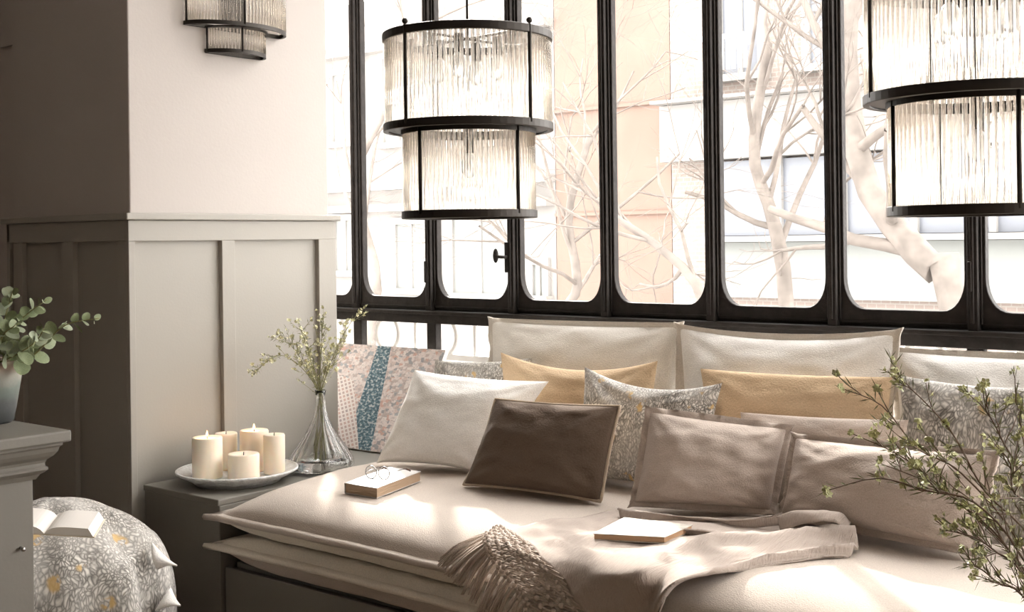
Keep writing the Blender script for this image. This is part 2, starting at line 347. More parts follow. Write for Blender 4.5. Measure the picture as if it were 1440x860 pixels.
for k in range(KMIN, KMAX):
    wi += 1; xa, xb = X0 + BAY * k + .015, X0 + BAY * (k + 1) - .015
    o = thing('window_%d' % wi, (xa, WY, TR_LO), None, None, kind='structure')
    sash(xa, xb, 1.081, PANE_T + .05, .015, .051, .094, WY - .022, WY + .006).build('sash', M_['frame'], o, bevel=.003)
    # thin inner bead line of the sash
    box(xa + .001, xa + .007, WY - .030, WY - .023, 1.098, PANE_T).box(xb - .007, xb - .001, WY - .030, WY - .023, 1.098, PANE_T).box(xa + .008, xb - .008, WY - .028, WY - .0225, 1.091, 1.099).build('bead', M_['frame'], o, bevel=.002)
    box(xa + .006, xb - .006, WY - .002, WY + .002, 1.095, PANE_T + .03).build('glass_pane', M_['pane'], o)
    box(xa, xb, WY - .002, WY + .002, LOW_Z - .01, TR_LO + .01).build('lower_pane', M_['pane'], o)
    if k == 2 - 1 + 0:   # espagnolette handle on the sash next to mullion 2
        hx = xb + .008
        hp = box(hx - .016, hx + .010, WY - .052, WY - .045, 1.232, 1.345).build('handle_plate', M_['frame'], o, bevel=.004)
        MB().tube([(hx - .003, WY - .05, 1.29), (hx - .003, WY - .085, 1.29)], .006, 8).ball((hx - .026, WY - .088, 1.295), .02, 10, 6, (.55, .5, 1.35)).tube([(hx - .003, WY - .085, 1.29), (hx - .024, WY - .088, 1.293)], .006, 8).build('handle', M_['frame'], hp, True)
    if k in (0, 5):
        box(xb + .004, xb + .016, WY - .056, WY - .046, 1.19, 1.275).build('hinge', M_['frame'], o, bevel=.003)
tn = 1
def trim(mb, **kw):
    global tn
    tn += 1; return struct('trim_%d' % tn, mb, M_['frame'], **kw)
for k in range(KMIN, KMAX + 1):
    x = X0 + BAY * k
    trim(box(x - .0145, x + .0145, WY - .045, WY + .012, 1.08, PANE_T + .05).box(x - .006, x + .006, WY - .052, WY - .0455, 1.10, PANE_T), bevel=.004)
    trim(box(x - .024, x + .024, WY - .03, WY + .004, LOW_Z, TR_LO), bevel=.003)
trim(box(X0 + BAY*KMIN, XR, WY - .04, WY + .04, TR_LO, 1.0795), bevel=.004)                 # transom
trim(box(X0 + BAY*KMIN, XR, WY - .062, WY - .041, 1.066, 1.081), bevel=.004)               # ledge that catches the light
trim(box(X0 + BAY*KMIN, XR, WY - .05, WY + .05, PANE_T + .051, CEIL), bevel=.004)
trim(box(X0 + BAY*KMIN, XR, WY - .04, WY + .06, 0, LOW_Z), bevel=.004)
# right wall with an unseen window added to bring daylight onto the pier
YW = 2.6
struct('wall_right', box(XR + .02, XR + .12, -3.2, WY, 0, .6).box(XR + .02, XR + .12, -3.2, WY, 2.95, CEIL).box(XR + .02, XR + .12, -3.2, YW, .6, 2.95), M_['dusk'])
for i in range(2):
    y = YW + i * .81
    trim(box(XR + .03, XR + .11, y - .03, y + .03, .6, 2.95))
    if i < 1:
        wi += 1; o = thing('window_%d' % wi, (XR + .06, y + .41, .6), None, None, kind='structure')
        box(XR + .068, XR + .072, y + .03, y + .78, .6, 2.95).build('glass_pane', M_['pane'], o)

# ================================================================== BENCH
BY0, BY1, BX0, BX1 = 2.28, 3.34, -3.088, .95
SEAM, CROWN, SEATZ = .510, .082, .592
def edgeprof(d, r): t = max(0, min(1, d / r)); return math.sqrt(max(0, 1 - (1 - t) ** 2))
def seat_z(x, y):
    return SEAM + CROWN * edgeprof(y - BY0, .20) * edgeprof(x - BX0, .06 + .20 * math.exp(-((y - BY0) / .25) ** 2)) + .0015 * noise.noise(Vector((x*5, y*5, 0)))
bt = thing('storage_bench', ((BX0+BX1)/2, 2.7, 0), 'long grey painted bench base carrying the stacked seat mattresses', 'bench')
box(-3.108, BX1, 2.335, 3.38, 0.0, .335).build('carcass', M_['cab'], bt, bevel=.003)
for i in range(5):
    a = -3.104 + i * .81
    box(a, a + .803, 2.317, 2.334, .06, .345).build('drawer_front', M_['cab'], bt, bevel=.003)
box(-3.10, BX1, 2.36, 3.37, .336, .352).build('top_board', M_['cab'], bt)
ws = thing('bench_end_block', (-3.32, 2.7, 0), 'low grey painted side block supporting the candle tray', 'side table')
BOXT = .555
box(PX1 + T + .002, -3.112, 2.305, 3.40, 0, BOXT - .02).build('carcass', M_['cab'], ws, bevel=.003)
box(PX1 + T + .002, -3.112, 2.300, 3.40, BOXT - .0195, BOXT).build('top_board', M_['cab'], ws, bevel=.003)

def mattress(name, label, z, up, dn, mtop, mbot, grp, ru=.20, rd=.07, rc=.34):
    t = thing(name, ((BX0+BX1)/2, 2.7, z - dn), label, 'mattress', grp)
    NU, NV = 150, 44
    def remap(a): return (math.sin((a - .5) * math.pi) * .5 + .5) * .5 + a * .5
    def fn(sgn, h):
        r = ru if sgn > 0 else rd
        def g(a, b):
            x = BX0 + (BX1 - BX0) * (a ** 1.6); y = BY0 + (BY1 - BY0) * remap(b)
            p = edgeprof(y - BY0, r) * edgeprof(BY1 - y, r) * edgeprof(x - BX0, (.06 + .20 * math.exp(-((y - BY0) / .25) ** 2)) if sgn > 0 and ru > .1 else rc) * edgeprof(BX1 - x, rc)
            wv = .004 * noise.noise(Vector((x * 3, y * 5, z * 9))) + .003 * noise.noise(Vector((x * 11, y * 9, z)))
            sag = -.004 * math.sin(x * 3) * max(0, 1 - (y - BY0) / .2)
            return Vector((x, y, z + sgn * (h * p) + wv * p + sag))
        return g
    MB().grid(fn(1, up), NU, NV).build('top_cover', mtop, t, True)
    lb = MB().grid(fn(-1, dn), NU, NV); lb.f = [q[::-1] for q in lb.f]; lb.build('under_cover', mbot, t, True)
    # flange seam round the front and the left end with a puckered ear at the corner
    pts = []
    for i in range(20): f = i / 19; pts.append((BX0 - .006, BY1 - (BY1 - BY0) * f, 0))
    pts.append((BX0 - .030, BY0 - .022, 0))
    for i in range(140): x = BX0 + .02 + (BX1 - BX0 - .02) * (i / 139) ** 1.2; pts.append((x, BY0 - .006, 0))
    vs, fs = [], []
    for i, (x, y, _) in enumerate(pts):
        zz = z - .004 * math.sin(x * 3) + .0022 * noise.noise(Vector((x * 14, y * 14, z * 3)))
        nx = Vector((-1, 0, 0)) if i < 19 else (Vector((-.7, -.7, 0)) if i < 21 else Vector((0, -1, 0)))
        wd = .020 if i not in (20,) else .012
        base = Vector((x, y, zz)); th = .0075
        for off, h in ((-.02, th), (wd * .6, th * 1.25), (wd, 0), (wd * .6, -th * 1.25), (-.02, -th)): vs.append(base + nx * off + Vector((0, 0, h)))
    for i in range(len(pts) - 1):
        for k in range(4): fs.append((5*i+k, 5*(i+1)+k, 5*(i+1)+k+1, 5*i+k+1))
    MB().add(vs, fs).build('flange', M_['linen'] if mtop is M_['linen'] else M_['cream'], t, True)
    return t
mattress('seat_mattress', 'upper seat mattress with smooth beige top and cream underside, stacked on another', SEAM, CROWN, .046, M_['linen'], M_['cream'], 'stacked bench mattresses', .20, .03, .24)
mattress('seat_mattress', 'lower seat mattress, cream above and taupe below, resting on the bench',   .420, .038, .062, M_['cream'], M_['taupe'], 'stacked bench mattresses', .03, .05, .24)

# ================================================================== CUSHIONS
def lean_quad(bl, br, tl_px, tr_px, lean):
    """bottom corners in 3d, top corners where their pixels meet the plane leaning back by `lean` degrees"""
    e = (br - bl); eh = Vector((e.x, e.y, 0)).normalized(); back = Vector((-eh.y, eh.x, 0))
    upv = (Vector((0, 0, 1)) * math.cos(R(lean)) + back * math.sin(R(lean)))
    n = e.normalized().cross(upv).normalized()
    return [bl, br, on_plane(*tr_px, bl, n), on_plane(*tl_px, bl, n)]
def cushion(q, thick, m, label, flange=0, fmat=None, bow=.05, piping=None, seed=0, name='cushion', group=None, pq=(2.7, .56), sagc=0., back=None):
    bl, br, tr, tl = q; c0 = sum(q, Vector()) / 4
    n = ((br + tr - bl - tl).cross(tl + tr - bl - br)).normalized()
    if n.dot(CAM - c0) < 0: n = -n
    def base(a, b): return bl*(1-a)*(1-b)/4 + br*(1+a)*(1-b)/4 + tr*(1+a)*(1+b)/4 + tl*(1-a)*(1+b)/4
    def base(a, b): return (bl*(1-a)*(1-b) + br*(1+a)*(1-b) + tr*(1+a)*(1+b) + tl*(1-a)*(1+b)) / 4
    W_, H_ = (br - bl).length, (tl - bl).length
    ka, kb = (1 - 2 * flange / W_, 1 - 2 * flange / H_) if flange else (1, 1)
    def plan(a, b):
        a2 = a * (1 - bow * (1 - b*b) * a*a); b2 = b * (1 - bow * 1.3 * (1 - a*a) * b*b)
        p = base(a2 * ka, b2 * kb)
        if sagc: p += (tl + tr - bl - br).normalized() * (-sagc * (1 - a*a) * max(0, b))
        return p
    def sheet(sg):
        def g(u, v):
            a = math.sin((u - .5) * math.pi) * .6 + (u - .5) * .8; b = math.sin((v - .5) * math.pi) * .6 + (v - .5) * .8
            a = max(-1, min(1, a)); b = max(-1, min(1, b))
            pr = (max(0, 1 - abs(a) ** pq[0]) ** pq[1]) * (max(0, 1 - abs(b) ** pq[0]) ** pq[1]) * (1 - .18 * b)
            P = plan(a, b) + n * (thick * .26 * max(0, -b) ** 3 * (1 - .75 * a ** 4))
            k = Vector((a * 3.1 + seed * 7.3, b * 3.1, seed + sg * 3))
            wr = .008 * noise.noise(k) + .003 * noise.noise(k * 2.7) + .0010 * noise.noise(k * 7)
            # puckers radiating from corners
            for ca, cb in ((1, 1), (-1, 1), (1, -1), (-1, -1)):
                da, db = ca - a, cb - b; d = math.hypot(da, db); th = math.atan2(abs(db), abs(da))
                wr += .0030 * math.sin(th * 11 + seed * 2 + ca) * math.exp(-((d - .45) / .28) ** 2)
            return P + n * (sg * (thick / 2 * pr + wr * min(1, pr * 1.6)))
        return g
    N_ = 40
    cen = (bl + br) / 2
    t = thing(name, cen, label, 'cushion', group)
    A = MB().grid(sheet(1), N_, N_); B = MB().grid(sheet(-1), N_, N_); B.f = [f[::-1] for f in B.f]
    A.build('front_cover', m, t, True); B.build('back_cover', back or m, t, True)
    if (tl + tr - bl - br).dot(Vector((0, 0, 1))) < 0: pass
    def loop(sc, nn=44):
        L_ = []
        for i in range(nn): L_.append((-1 + 2 * i / nn, -1))
        for i in range(nn): L_.append((1, -1 + 2 * i / nn))
        for i in range(nn): L_.append((1 - 2 * i / nn, 1))
        for i in range(nn): L_.append((-1, 1 - 2 * i / nn))
        return L_
    if flange:
        L_ = loop(1); vs, fs = [], []
        for i, (a, b) in enumerate(L_):
            inn = plan(a * .97, b * .97); o_ = plan(a, b); c_ = plan(a, b)
            dirv = (base(a, b) - base(a * ka, b * kb)); dirv = dirv.normalized() * flange * (1.35 if abs(a) > .99 and abs(b) > .99 else 1)
            wv = n * (.012 * noise.noise(Vector((a * 5 + seed, b * 5, 3))) + .006 * noise.noise(Vector((a * 14, b * 14 + seed, 1))))
            sh = n * (thick * .26 * max(0, -b) ** 3 * (1 - .75 * a ** 4)); inn += sh; o_ = o_ + sh; out = o_ + dirv + wv; th = n * .0035
            mid = o_ + dirv * .45 + wv * .4
            vs += [inn + th, mid + th, out + th * 1.3, out - th * 1.3, mid - th, inn - th]
        m_ = len(L_)
        for i in range(m_):
            j = (i + 1) % m_
            for k in range(5): fs.append((6*i+k, 6*i+k+1, 6*j+k+1, 6*j+k))
        MB().add(vs, fs).build('flange', fmat or m, t, True)
    if piping:
        L_ = loop(1); MB().tube([plan(a, b) + n * (thick * .26 * max(0, -b) ** 3 * (1 - .75 * a ** 4)) for a, b in L_], .0055, 6, closed=True).build('edge_strip', piping, t, True)
    return t
def seatpt(x, y): # pixel -> point on top of the mattress
    p = on_z(x, y, SEATZ)
    for _ in range(3): p = on_z(x, y, seat_z(p.x, p.y))
    return p
def sp(x, Yc, lift=.012):  # point on the seat at depth line Yc under image column x
    d = ray(x, 600); X_ = d.x * (Yc / d.y); return Vector((X_, Yc, seat_z(X_, Yc) + lift))
L1 = .006
def sq(x, y, lift=L1): p = seatpt(x, y); p.z += lift; return p

GB, GM, GF = 'large flanged back cushions', 'middle row cushions', 'front row cushions'
# back row (flanged, off-white), leaning on the window ledge
cushion(lean_quad(sp(684, 3.27), sp(962, 3.275), (686, 444), (962, 451), 8), .125, M_['offwhite'], 'off-white flanged back cushion behind the tan cushion with the folded middle', .017, M_['hem'], seed=1, bow=.03, group=GB)
cushion(lean_quad(sp(955, 3.25), sp(1250, 3.255), (947, 451), (1272, 459), 9), .13, M_['white'], 'off-white flanged back cushion behind the smooth tan cushion', .018, M_['hem'], seed=2, bow=.035, group=GB, sagc=.02)
cushion(lean_quad(sp(1262, 3.27), sp(1530, 3.27), (1246, 484), (1560, 497), 9), .14, M_['white'], 'white flanged back cushion behind the grey leaf print cushion and the branches', .016, M_['hem'], seed=3, bow=.03, group=GB)
# middle row
cushion(lean_quad(sp(590, 3.13), sp(760, 3.18), (612, 506), (748, 503), 9), .08, M_['pattern'], 'grey leaf print cushion mostly hidden behind the white front cushion', seed=4, group='leaf print cushions')
cushion(lean_quad(sp(706, 3.13), sp(915, 3.14), (704, 495), (925, 507), 10), .10, M_['tan'], 'tan cushion with a folded middle beside the leaf print cushion', seed=5, bow=.04, sagc=.035, group=GM)
cushion(lean_quad(sp(806, 3.035), sp(990, 3.045), (822, 515), (1016, 538), 13), .11, M_['pattern'], 'grey leaf print cushion between the brown and the taupe cushions', seed=6, bow=.06, sagc=.03, group='leaf print cushions')
cushion(lean_quad(sp(1000, 3.125), sp(1240, 3.125), (985, 518), (1255, 530), 10), .10, M_['tan'], 'smooth tan cushion in front of the wide flanged white cushion', seed=7, bow=.025, group=GM)
cushion(lean_quad(sp(1045, 3.075), sp(1258, 3.05), (1041, 579), (1278, 590), 8), .075, M_['rosetaupe'], 'low beige cushion squeezed between tan and taupe cushions', seed=8, bow=.03, group=GM)
cushion(lean_quad(sp(1270, 3.13), sp(1480, 3.13), (1263, 527), (1490, 545), 11), .11, M_['pattern2'], 'grey leaf print cushion behind the flowering branches', seed=9, bow=.05, group='leaf print cushions')
cushion(lean_quad(sp(1392, 2.97), sp(1560, 2.97), (1396, 640), (1570, 652), 12), .09, M_['pattern2'], 'grey leaf print cushion lying low beyond the end of the long taupe cushion', seed=12, bow=.05, group='leaf print cushions')
# front row
cushion(lean_quad(sq(532, 654), sq(688, 668), (583, 520), (772, 536), 17), .17, M_['white'], 'plain white cushion leaning beside the brown cushion', seed=10, bow=.05, group=GF)
cushion(lean_quad(sq(655, 684), sq(847, 708), (697, 561), (872, 571), 17), .155, M_['brown'], 'dark brown cushion with a pale edge strip', seed=11, bow=.035, piping=M_['brown_edge'], group=GF, back=M_['brown_edge'])
cushion(lean_quad(sq(882, 718), sq(1092, 729), (906, 568), (1119, 596), 13), .16, M_['taupe'], 'taupe flanged cushion behind the folded throw', .018, M_['taupe'], seed=13, bow=.03, group=GF)
cushion(lean_quad(sq(1094, 732), sq(1378, 790), (1112, 606), (1412, 630), 13), .165, M_['taupe'], 'long taupe flanged cushion behind the flowering branches', .016, M_['taupe'], seed=14, bow=.03, group=GF)

# ================================================================== PENDANTS AND SCONCE
def ring_mesh(path, w, h, closed):
    """rectangular-section band following path (list of Vector), outward = away from the mean"""
    c = sum(path, Vector()) / len(path); vs, fs = [], []
    for i, p in enumerate(path):
        o = Vector((p.x - c.x, p.y - c.y, 0)).normalized()
        for a, b in ((w/2, -h/2), (w/2, h/2), (-w/2, h/2), (-w/2, -h/2)): vs.append(p + o * a + Vector((0, 0, b)))
    n = len(path)
    for i in range(n if closed else n - 1):
        j = (i + 1) % n
        for k in range(4): l = (k + 1) % 4; fs.append((4*i+k, 4*j+k, 4*j+l, 4*i+l))
    if not closed: fs += [(0, 1, 2, 3), tuple(4*(n-1)+k for k in (3, 2, 1, 0))]
    return MB().add(vs, fs)
def circ(c, r, z, n=64): return [Vector((c.x + r*math.cos(2*math.pi*i/n), c.y + r*math.sin(2*math.pi*i/n), z)) for i in range(n)]
rod_cache = {}
def rod_mesh(h, r):
    k = (round(h, 3), r)
    if k not in rod_cache:
        mb = MB().tube([(0, 0, 0), (0, 0, h)], r, 10); rod_cache[k] = mb.mesh('glass_rod', M_['rod'], Vector(), True)
        me = rod_cache[k]
        for p in me.polygons:
            if len(p.vertices) > 4: p.use_smooth = False
    return rod_cache[k]
def pendant(c, zt_, zm, zb, rot, label, r1=.230, r2=.182):
    t = thing('pendant_lamp', (c.x, c.y, zb), label, 'pendant lamp', 'two-tier glass rod pendant lamps')
    rh = .022
    for z, r, nm in ((zt_, r1, 'top_ring'), (zm, r1, 'middle_ring'), (zb, r2, 'bottom_ring')):
        ring_mesh(circ(c, r, z), .016, rh, True).build(nm, M_['iron'], t, bevel=.002)
    ring_mesh(circ(c, (r1 + r2) / 2 + .002, zm - .004), r1 - r2 - .012, .006, True).build('step_plate', M_['iron'], t)
    ring_mesh(circ(c, r2, zm - .012), .014, .014, True).build('inner_ring', M_['iron'], t)
    for n, r, za, zc in ((100, r1 - .001, zm + rh/2, zt_ - rh/2), (80, r2 - .001, zb + rh/2, zm - .019)):
        me = rod_mesh(zc - za, .0056)
        for i in range(n):
            q = 2 * math.pi * (i + .5) / n
            instance(me, 'glass_rod', t, Matrix.Translation((c.x + r*math.cos(q), c.y + r*math.sin(q), za)))
    for i in range(4):
        q = rot + math.pi / 2 * i; ux, uy = math.cos(q), math.sin(q)
        o1 = Vector((c.x + (r1 + .004) * ux, c.y + (r1 + .004) * uy, 0)); o2 = Vector((c.x + (r2 + .004) * ux, c.y + (r2 + .004) * uy, 0))
        MB().tube([o1 + Vector((0, 0, zm)), o1 + Vector((0, 0, zt_ + .012))], .0052, 8).build('post', M_['iron'], t, True)
        MB().tube([o2 + Vector((0, 0, zb)), o2 + Vector((0, 0, zm))], .0052, 8).build('post', M_['iron'], t, True)
        MB().ball(o1 + Vector((0, 0, zt_ + .021)), .0085).build('finial', M_['iron'], t, True)
        MB().tube([Vector((c.x, c.y, zt_)), o1 + Vector((0, 0, zt_))], .004, 6).build('spoke', M_['iron'], t, True)
        bq = q + .5; bp = Vector((c.x + .085*math.cos(bq), c.y + .085*math.sin(bq), zt_ - .05))
        hd = MB().tube([bp + Vector((0, 0, .05)), bp], .014, 10).build('bulb_holder', M_['iron'], t, True)
        MB().ball(bp - Vector((0, 0, .035)), .024, 12, 8, (1, 1, 1.5)).build('bulb', M_['bulb'], hd, True)
    bp = Vector((c.x, c.y, zm - .07)); hd = MB().tube([bp + Vector((0, 0, .07)), bp], .014, 10).build('bulb_holder', M_['iron'], t, True)
    MB().ball(bp - Vector((0, 0, .035)), .024, 12, 8, (1, 1, 1.5)).build('bulb', M_['bulb'], hd, True)
    MB().tube([(c.x, c.y, zm - .01), (c.x, c.y, CEIL - .03)], .0035, 6).build('stem', M_['iron'], t, True)
    MB().lathe([(.01, 0), (.06, .012), (.06, .029)], (c.x, c.y, CEIL - .029), 24).build('ceiling_rose', M_['iron'], t, True)
pl = at(661, 338, 3.38); pr_ = at(1376, 338, 2.62)
va1 = math.atan2(-pl.y, -pl.x); va2 = math.atan2(-pr_.y, -pr_.x)
pendant(pl, 1.35 + .566, 1.35 + .316, 1.35 + .074, va1 + R(45), 'two-tier glass rod pendant lamp hanging near the panelled pier')
pendant(pr_, 1.35 + .545, 1.35 + .298, 1.35 + .052, va2 + R(25), 'two-tier glass rod pendant lamp hanging above the flowering branches')

def sconce():
    cy, X = 2.708, PX1
    t = thing('wall_sconce', (X, cy, 2.02), 'half-round glass rod wall sconce on the pale plaster pier', 'wall lamp')
    def arc(a, p, z, n=40): return [Vector((X + .006 + p * math.sin(math.pi*i/n), cy - a * math.cos(math.pi*i/n), z)) for i in range(n + 1)]
    zm, zb, zt_ = 2.118, 2.030, 2.275
    A1, P1, A2, P2 = .208, .130, .120, .085
    for a, p, z, nm in ((A1, P1, zt_, 'top_ring'), (A1, P1, zm, 'middle_ring'), (A2, P2, zb, 'bottom_ring')):
        mb = ring_mesh(arc(a, p, z), .012, .014, False); mb.box(X + .001, X + .012, cy - a, cy + a, z - .007, z + .007); mb.build(nm, M_['iron'], t)
    ring_mesh(arc((A1 + A2) / 2 - .06, (P1 + P2) / 2 - .025, zm - .003), .06, .004, False).build('step_plate', M_['iron'], t)
    for a, p, za, zc, n in ((A1, P1, zm + .007, zt_ - .007, 46), (A2, P2, zb + .007, zm - .008, 28)):
        me = rod_mesh(zc - za, .0046)
        for i in range(n):
            q = math.pi * (i + .5) / n
            instance(me, 'glass_rod', t, Matrix.Translation((X + .006 + p*math.sin(q), cy - a*math.cos(q), za)))
    for f in (.02, .42, .98):
        q = math.pi * f
        if f > .9: continue
        MB().tube([(X + .008 + (P1 + .002)*math.sin(q), cy - (A1 + .002)*math.cos(q), zm), (X + .008 + (P1 + .002)*math.sin(q), cy - (A1 + .002)*math.cos(q), zt_)], .004, 8).build('post', M_['iron'], t, True)
        MB().tube([(X + .008 + (P2 + .002)*math.sin(q), cy - (A2 + .002)*math.cos(q), zb), (X + .008 + (P2 + .002)*math.sin(q), cy - (A2 + .002)*math.cos(q), zm)], .004, 8).build('post', M_['iron'], t, True)
    box(X + .001, X + .006, cy - .05, cy + .05, zm + .02, zt_ - .02).build('back_plate', M_['iron'], t)
sconce()

# ================================================================== CANDLE TRAY
tc_ = on_z(334, 676, BOXT); TX, TY = tc_.x, tc_.y
t = thing('candle_tray', (TX, TY, BOXT), 'round whitewashed metal tray holding five candles on the grey block', 'tray')
TR = .200
MB().lathe([(.0, 0), (TR * .70, 0), (TR * .76, .012), (TR * .97, .033), (TR, .039), (TR * .985, .043), (TR * .95, .0385), (TR * .74, .019), (TR * .70, .014), (0, .014)], (TX, TY, BOXT), 64).build('dish', M_['tray'], t, True)
ring_mesh(circ(Vector((TX, TY, 0)), TR * .992, BOXT + .041, 64), .008, .007, True).build('rolled_rim', M_['tray'], t, True, bevel=.002)
def candle(xl, xr, ytop, ybot, label, lit):
    p = on_z((xl + xr) / 2, ybot - 3, BOXT + .015); Z = (p - CAM).dot(FWD)
    r = (xr - xl) / 2 / FPX * Z; top = at((xl + xr) / 2, ytop, Z).z
    h = top - p.z
    t = thing('pillar_candle', p, label, 'candle', 'pillar candles on the tray')
    MB().lathe([(0, 0), (r * .97, 0), (r, .004), (r, h - .004), (r * .95, h), (r * .72, h - .003), (r * .2, h - .006), (0, h - .006)], p, 36).build('wax_body', M_['wax'], t, True)
    MB().tube([p + Vector((0, 0, h - .006)), p + Vector((.001, 0, h + .005))], .0013, 6).build('wick', M_['wick'], t, True)
    if lit:
        MB().lathe([(0, 0), (.0028, .003), (.0036, .008), (.0022, .014), (0, .021)], p + Vector((0, 0, h + .001)), 12).build('flame', M_['flame'], t, True)
        ld = bpy.data.lights.new('candle_glow', 'POINT'); ld.energy = .12; ld.color = (1, .55, .22); ld.shadow_soft_size = .006
        lo = bpy.data.objects.new('candle_glow', ld); COL.objects.link(lo); lo.parent = t; lo.location = (0, 0, h + .014)
candle(271, 313, 614, 674, 'lit ivory candle standing next to the pier wall', True)
candle(303, 334, 608, 662, 'slender unlit ivory candle at the rear of the tray', False)
candle(321, 365, 637, 675, 'shortest ivory candle, unlit', False)
candle(338, 378, 604, 663, 'tallest ivory candle, lit', True)
candle(371, 401, 610, 668, 'unlit ivory candle next to the glass vase side of the tray', False)

# ================================================================== GLASS VASE WITH WAXFLOWER
vb = on_z(452, 661, BOXT); vb.y += .0
VX, VY = vb.x, vb.y; VZ = (vb - CAM).dot(FWD); vs_ = VZ / FPX
t = thing('glass_vase', (VX, VY, BOXT), 'fluted clear glass bottle vase with a slim neck beside the candle tray', 'vase')
fl = lambda q, i: 1 + (.035 * abs(math.sin(q * 11)) if 1 < i < 13 else 0)
prof = [(0, 0), (.085, 0), (.101, .006), (.110, .020), (.1085, .034), (.099, .054), (.083, .077), (.062, .106), (.040, .142), (.026, .172), (.0185, .198), (.0165, .225), (.0165, .245), (.0195, .2625), (.0170, .2625), (.0135, .245), (.0135, .225), (.0150, .198), (.022, .172), (.0355, .142), (.057, .106), (.078, .077), (.094, .054), (.1035, .034), (.105, .020), (.096, .011), (.08, .007), (0, .007)]
kk = 44 * vs_ / .110
def fl2(q, i): return 1 + .055 * abs(math.sin(q * 9)) if 2 < i < 11 or 16 < i < 25 else 1
MB().lathe([(r * kk, z * 1.07) for r, z in prof], (VX, VY, BOXT), 108, fl2).build('glass_body', M_['vase'], t, True)
MB().lathe([(0, 0), (.098*kk, 0), (.103*kk, .012), (.101*kk, .028), (0, .028)], (VX, VY, BOXT + .0095), 48).build('water', M_['vase'], t, True)

def bez(pts, n):
    out = []; P = [Vector(p) for p in pts]; P = [P[0] * 2 - P[1]] + P + [P[-1] * 2 - P[-2]]; seg = len(P) - 3
    for i in range(n + 1):
        f = i / n * seg; k = min(int(f), seg - 1); u = f - k; a, b, c, d = P[k:k+4]
        out.append(.5 * ((2*b) + (c - a) * u + (2*a - 5*b + 4*c - d) * u*u + (3*b - a - 3*c + d) * u**3))
    return out
def rv(s): return Vector((random.uniform(-s, s), random.uniform(-s, s), random.uniform(-s, s)))
def leaf_quad(mb, p, d, l, wd):
    d = d.normalized(); s_ = d.cross(rv(1)).normalized() * wd; q = p + d * l
    up = d.cross(s_).normalized() * wd * .5
    mb.add([p, p + d*l*.5 + s_, q, p + d*l*.5 - s_, p + d*l*.5 + up], [(0, 1, 4), (1, 2, 4), (2, 3, 4), (3, 0, 4)])
def bloom(mb, p, r):
    ax = rv(1).normalized(); a = ax.orthogonal().normalized(); b = ax.cross(a)
    for k in range(5):
        q = k * 1.2566; o = a*math.cos(q) + b*math.sin(q); s_ = ax.cross(o) * r * .45
        mb.add([p, p + o*r*.7 + s_ + ax*r*.3, p + o*r*1.1 + ax*r*.45, p + o*r*.7 - s_ + ax*r*.3], [(0, 1, 2, 3)])
    mb.ball(p, r * .38, 6, 4)
def branch(name, pts, r0, label, group, cat, leafm, bloomm, stemm, nleaf=40, ntw=8, leafl=.02, br=.006, twl=.06, spread=.6, up=.4):
    pts = bez(pts, 24); t = thing(name, pts[0], label, cat, group)
    sm = MB(); sm.tube(pts, [r0 * (1 - .7 * i / 24) for i in range(25)], 6); lm, fm = MB(), MB(); tws = [pts[6:]]
    for i in range(ntw):
        k = random.randint(8, 22); d = (pts[k + 1] - pts[k - 1]).normalized()
        d2 = (d + rv(spread) + Vector((0, 0, up * .3))).normalized(); L_ = twl * random.uniform(.5, 1.2) * (1.2 - k / 30)
        tw = [pts[k] + d2 * L_ * f / 5 + rv(.0015) + Vector((0, 0, up * .02 * (f / 5) ** 2)) for f in range(6)]; tw[0] = pts[k]
        sm.tube(tw, [r0 * .4] * 3 + [r0 * .3] * 3, 5); tws.append(tw)
    for tw in tws:
        n = max(4, int(nleaf * (.35 if tw is not tws[0] else 1)))
        for _ in range(n):
            k = random.randint(1, len(tw) - 1); d = (tw[k] - tw[k - 1]).normalized()
            leaf_quad(lm, tw[k] + (tw[k-1] - tw[k]) * random.random(), d * .8 + rv(.8), leafl * random.uniform(.6, 1.3), leafl * .055)
        for _ in range(3 if tw is not tws[0] else 4):
            k = len(tw) - 1 if random.random() < .5 else random.randint(len(tw) // 2, len(tw) - 1)
            bloom(fm, tw[k] + rv(.006), br * random.uniform(.6, 1.2))
    sm.build('stem', stemm, t, True)
    tag(lm.build('leaves', leafm, t), kind='stuff'); tag(fm.build('blossoms', bloomm, t), kind='stuff')
    return t
neck = Vector((VX, VY, BOXT + .26))
def vp(x, y, dz=0): return at(x, y, VZ + dz)
SPR = ['longest waxflower sprig, arching low over the candle tray', 'waxflower sprig fanning out above the tallest candle', 'waxflower sprig standing against the pier panelling behind the vase neck', 'tallest waxflower sprig, rising along the pier batten', 'waxflower sprig reaching out in front of the black window transom', 'waxflower sprig bending before the edge of the city print', 'short waxflower sprig between the arching and the upright ones']
for si, (tip, mid, dz) in enumerate((((352, 526), (400, 500), -.05), ((392, 466), (420, 500), 0), ((420, 450), (438, 510), .05), ((455, 432), (452, 490), 0), ((505, 437), (478, 480), -.04), ((488, 470), (468, 510), .04), ((430, 470), (440, 520), -.06))):
    a = Vector((VX + random.uniform(-.03, .03), VY + random.uniform(-.03, .03), BOXT + .022))
    branch('waxflower_sprig', [a, neck + rv(.006), vp(*mid, dz * .5), vp(*tip, dz)], .0018, SPR[si], 'sprigs in the glass vase', 'flower', M_['sage'], M_['bloom'], M_['stem'], nleaf=30, ntw=15, leafl=.016, br=.0065, twl=.105, spread=.75)

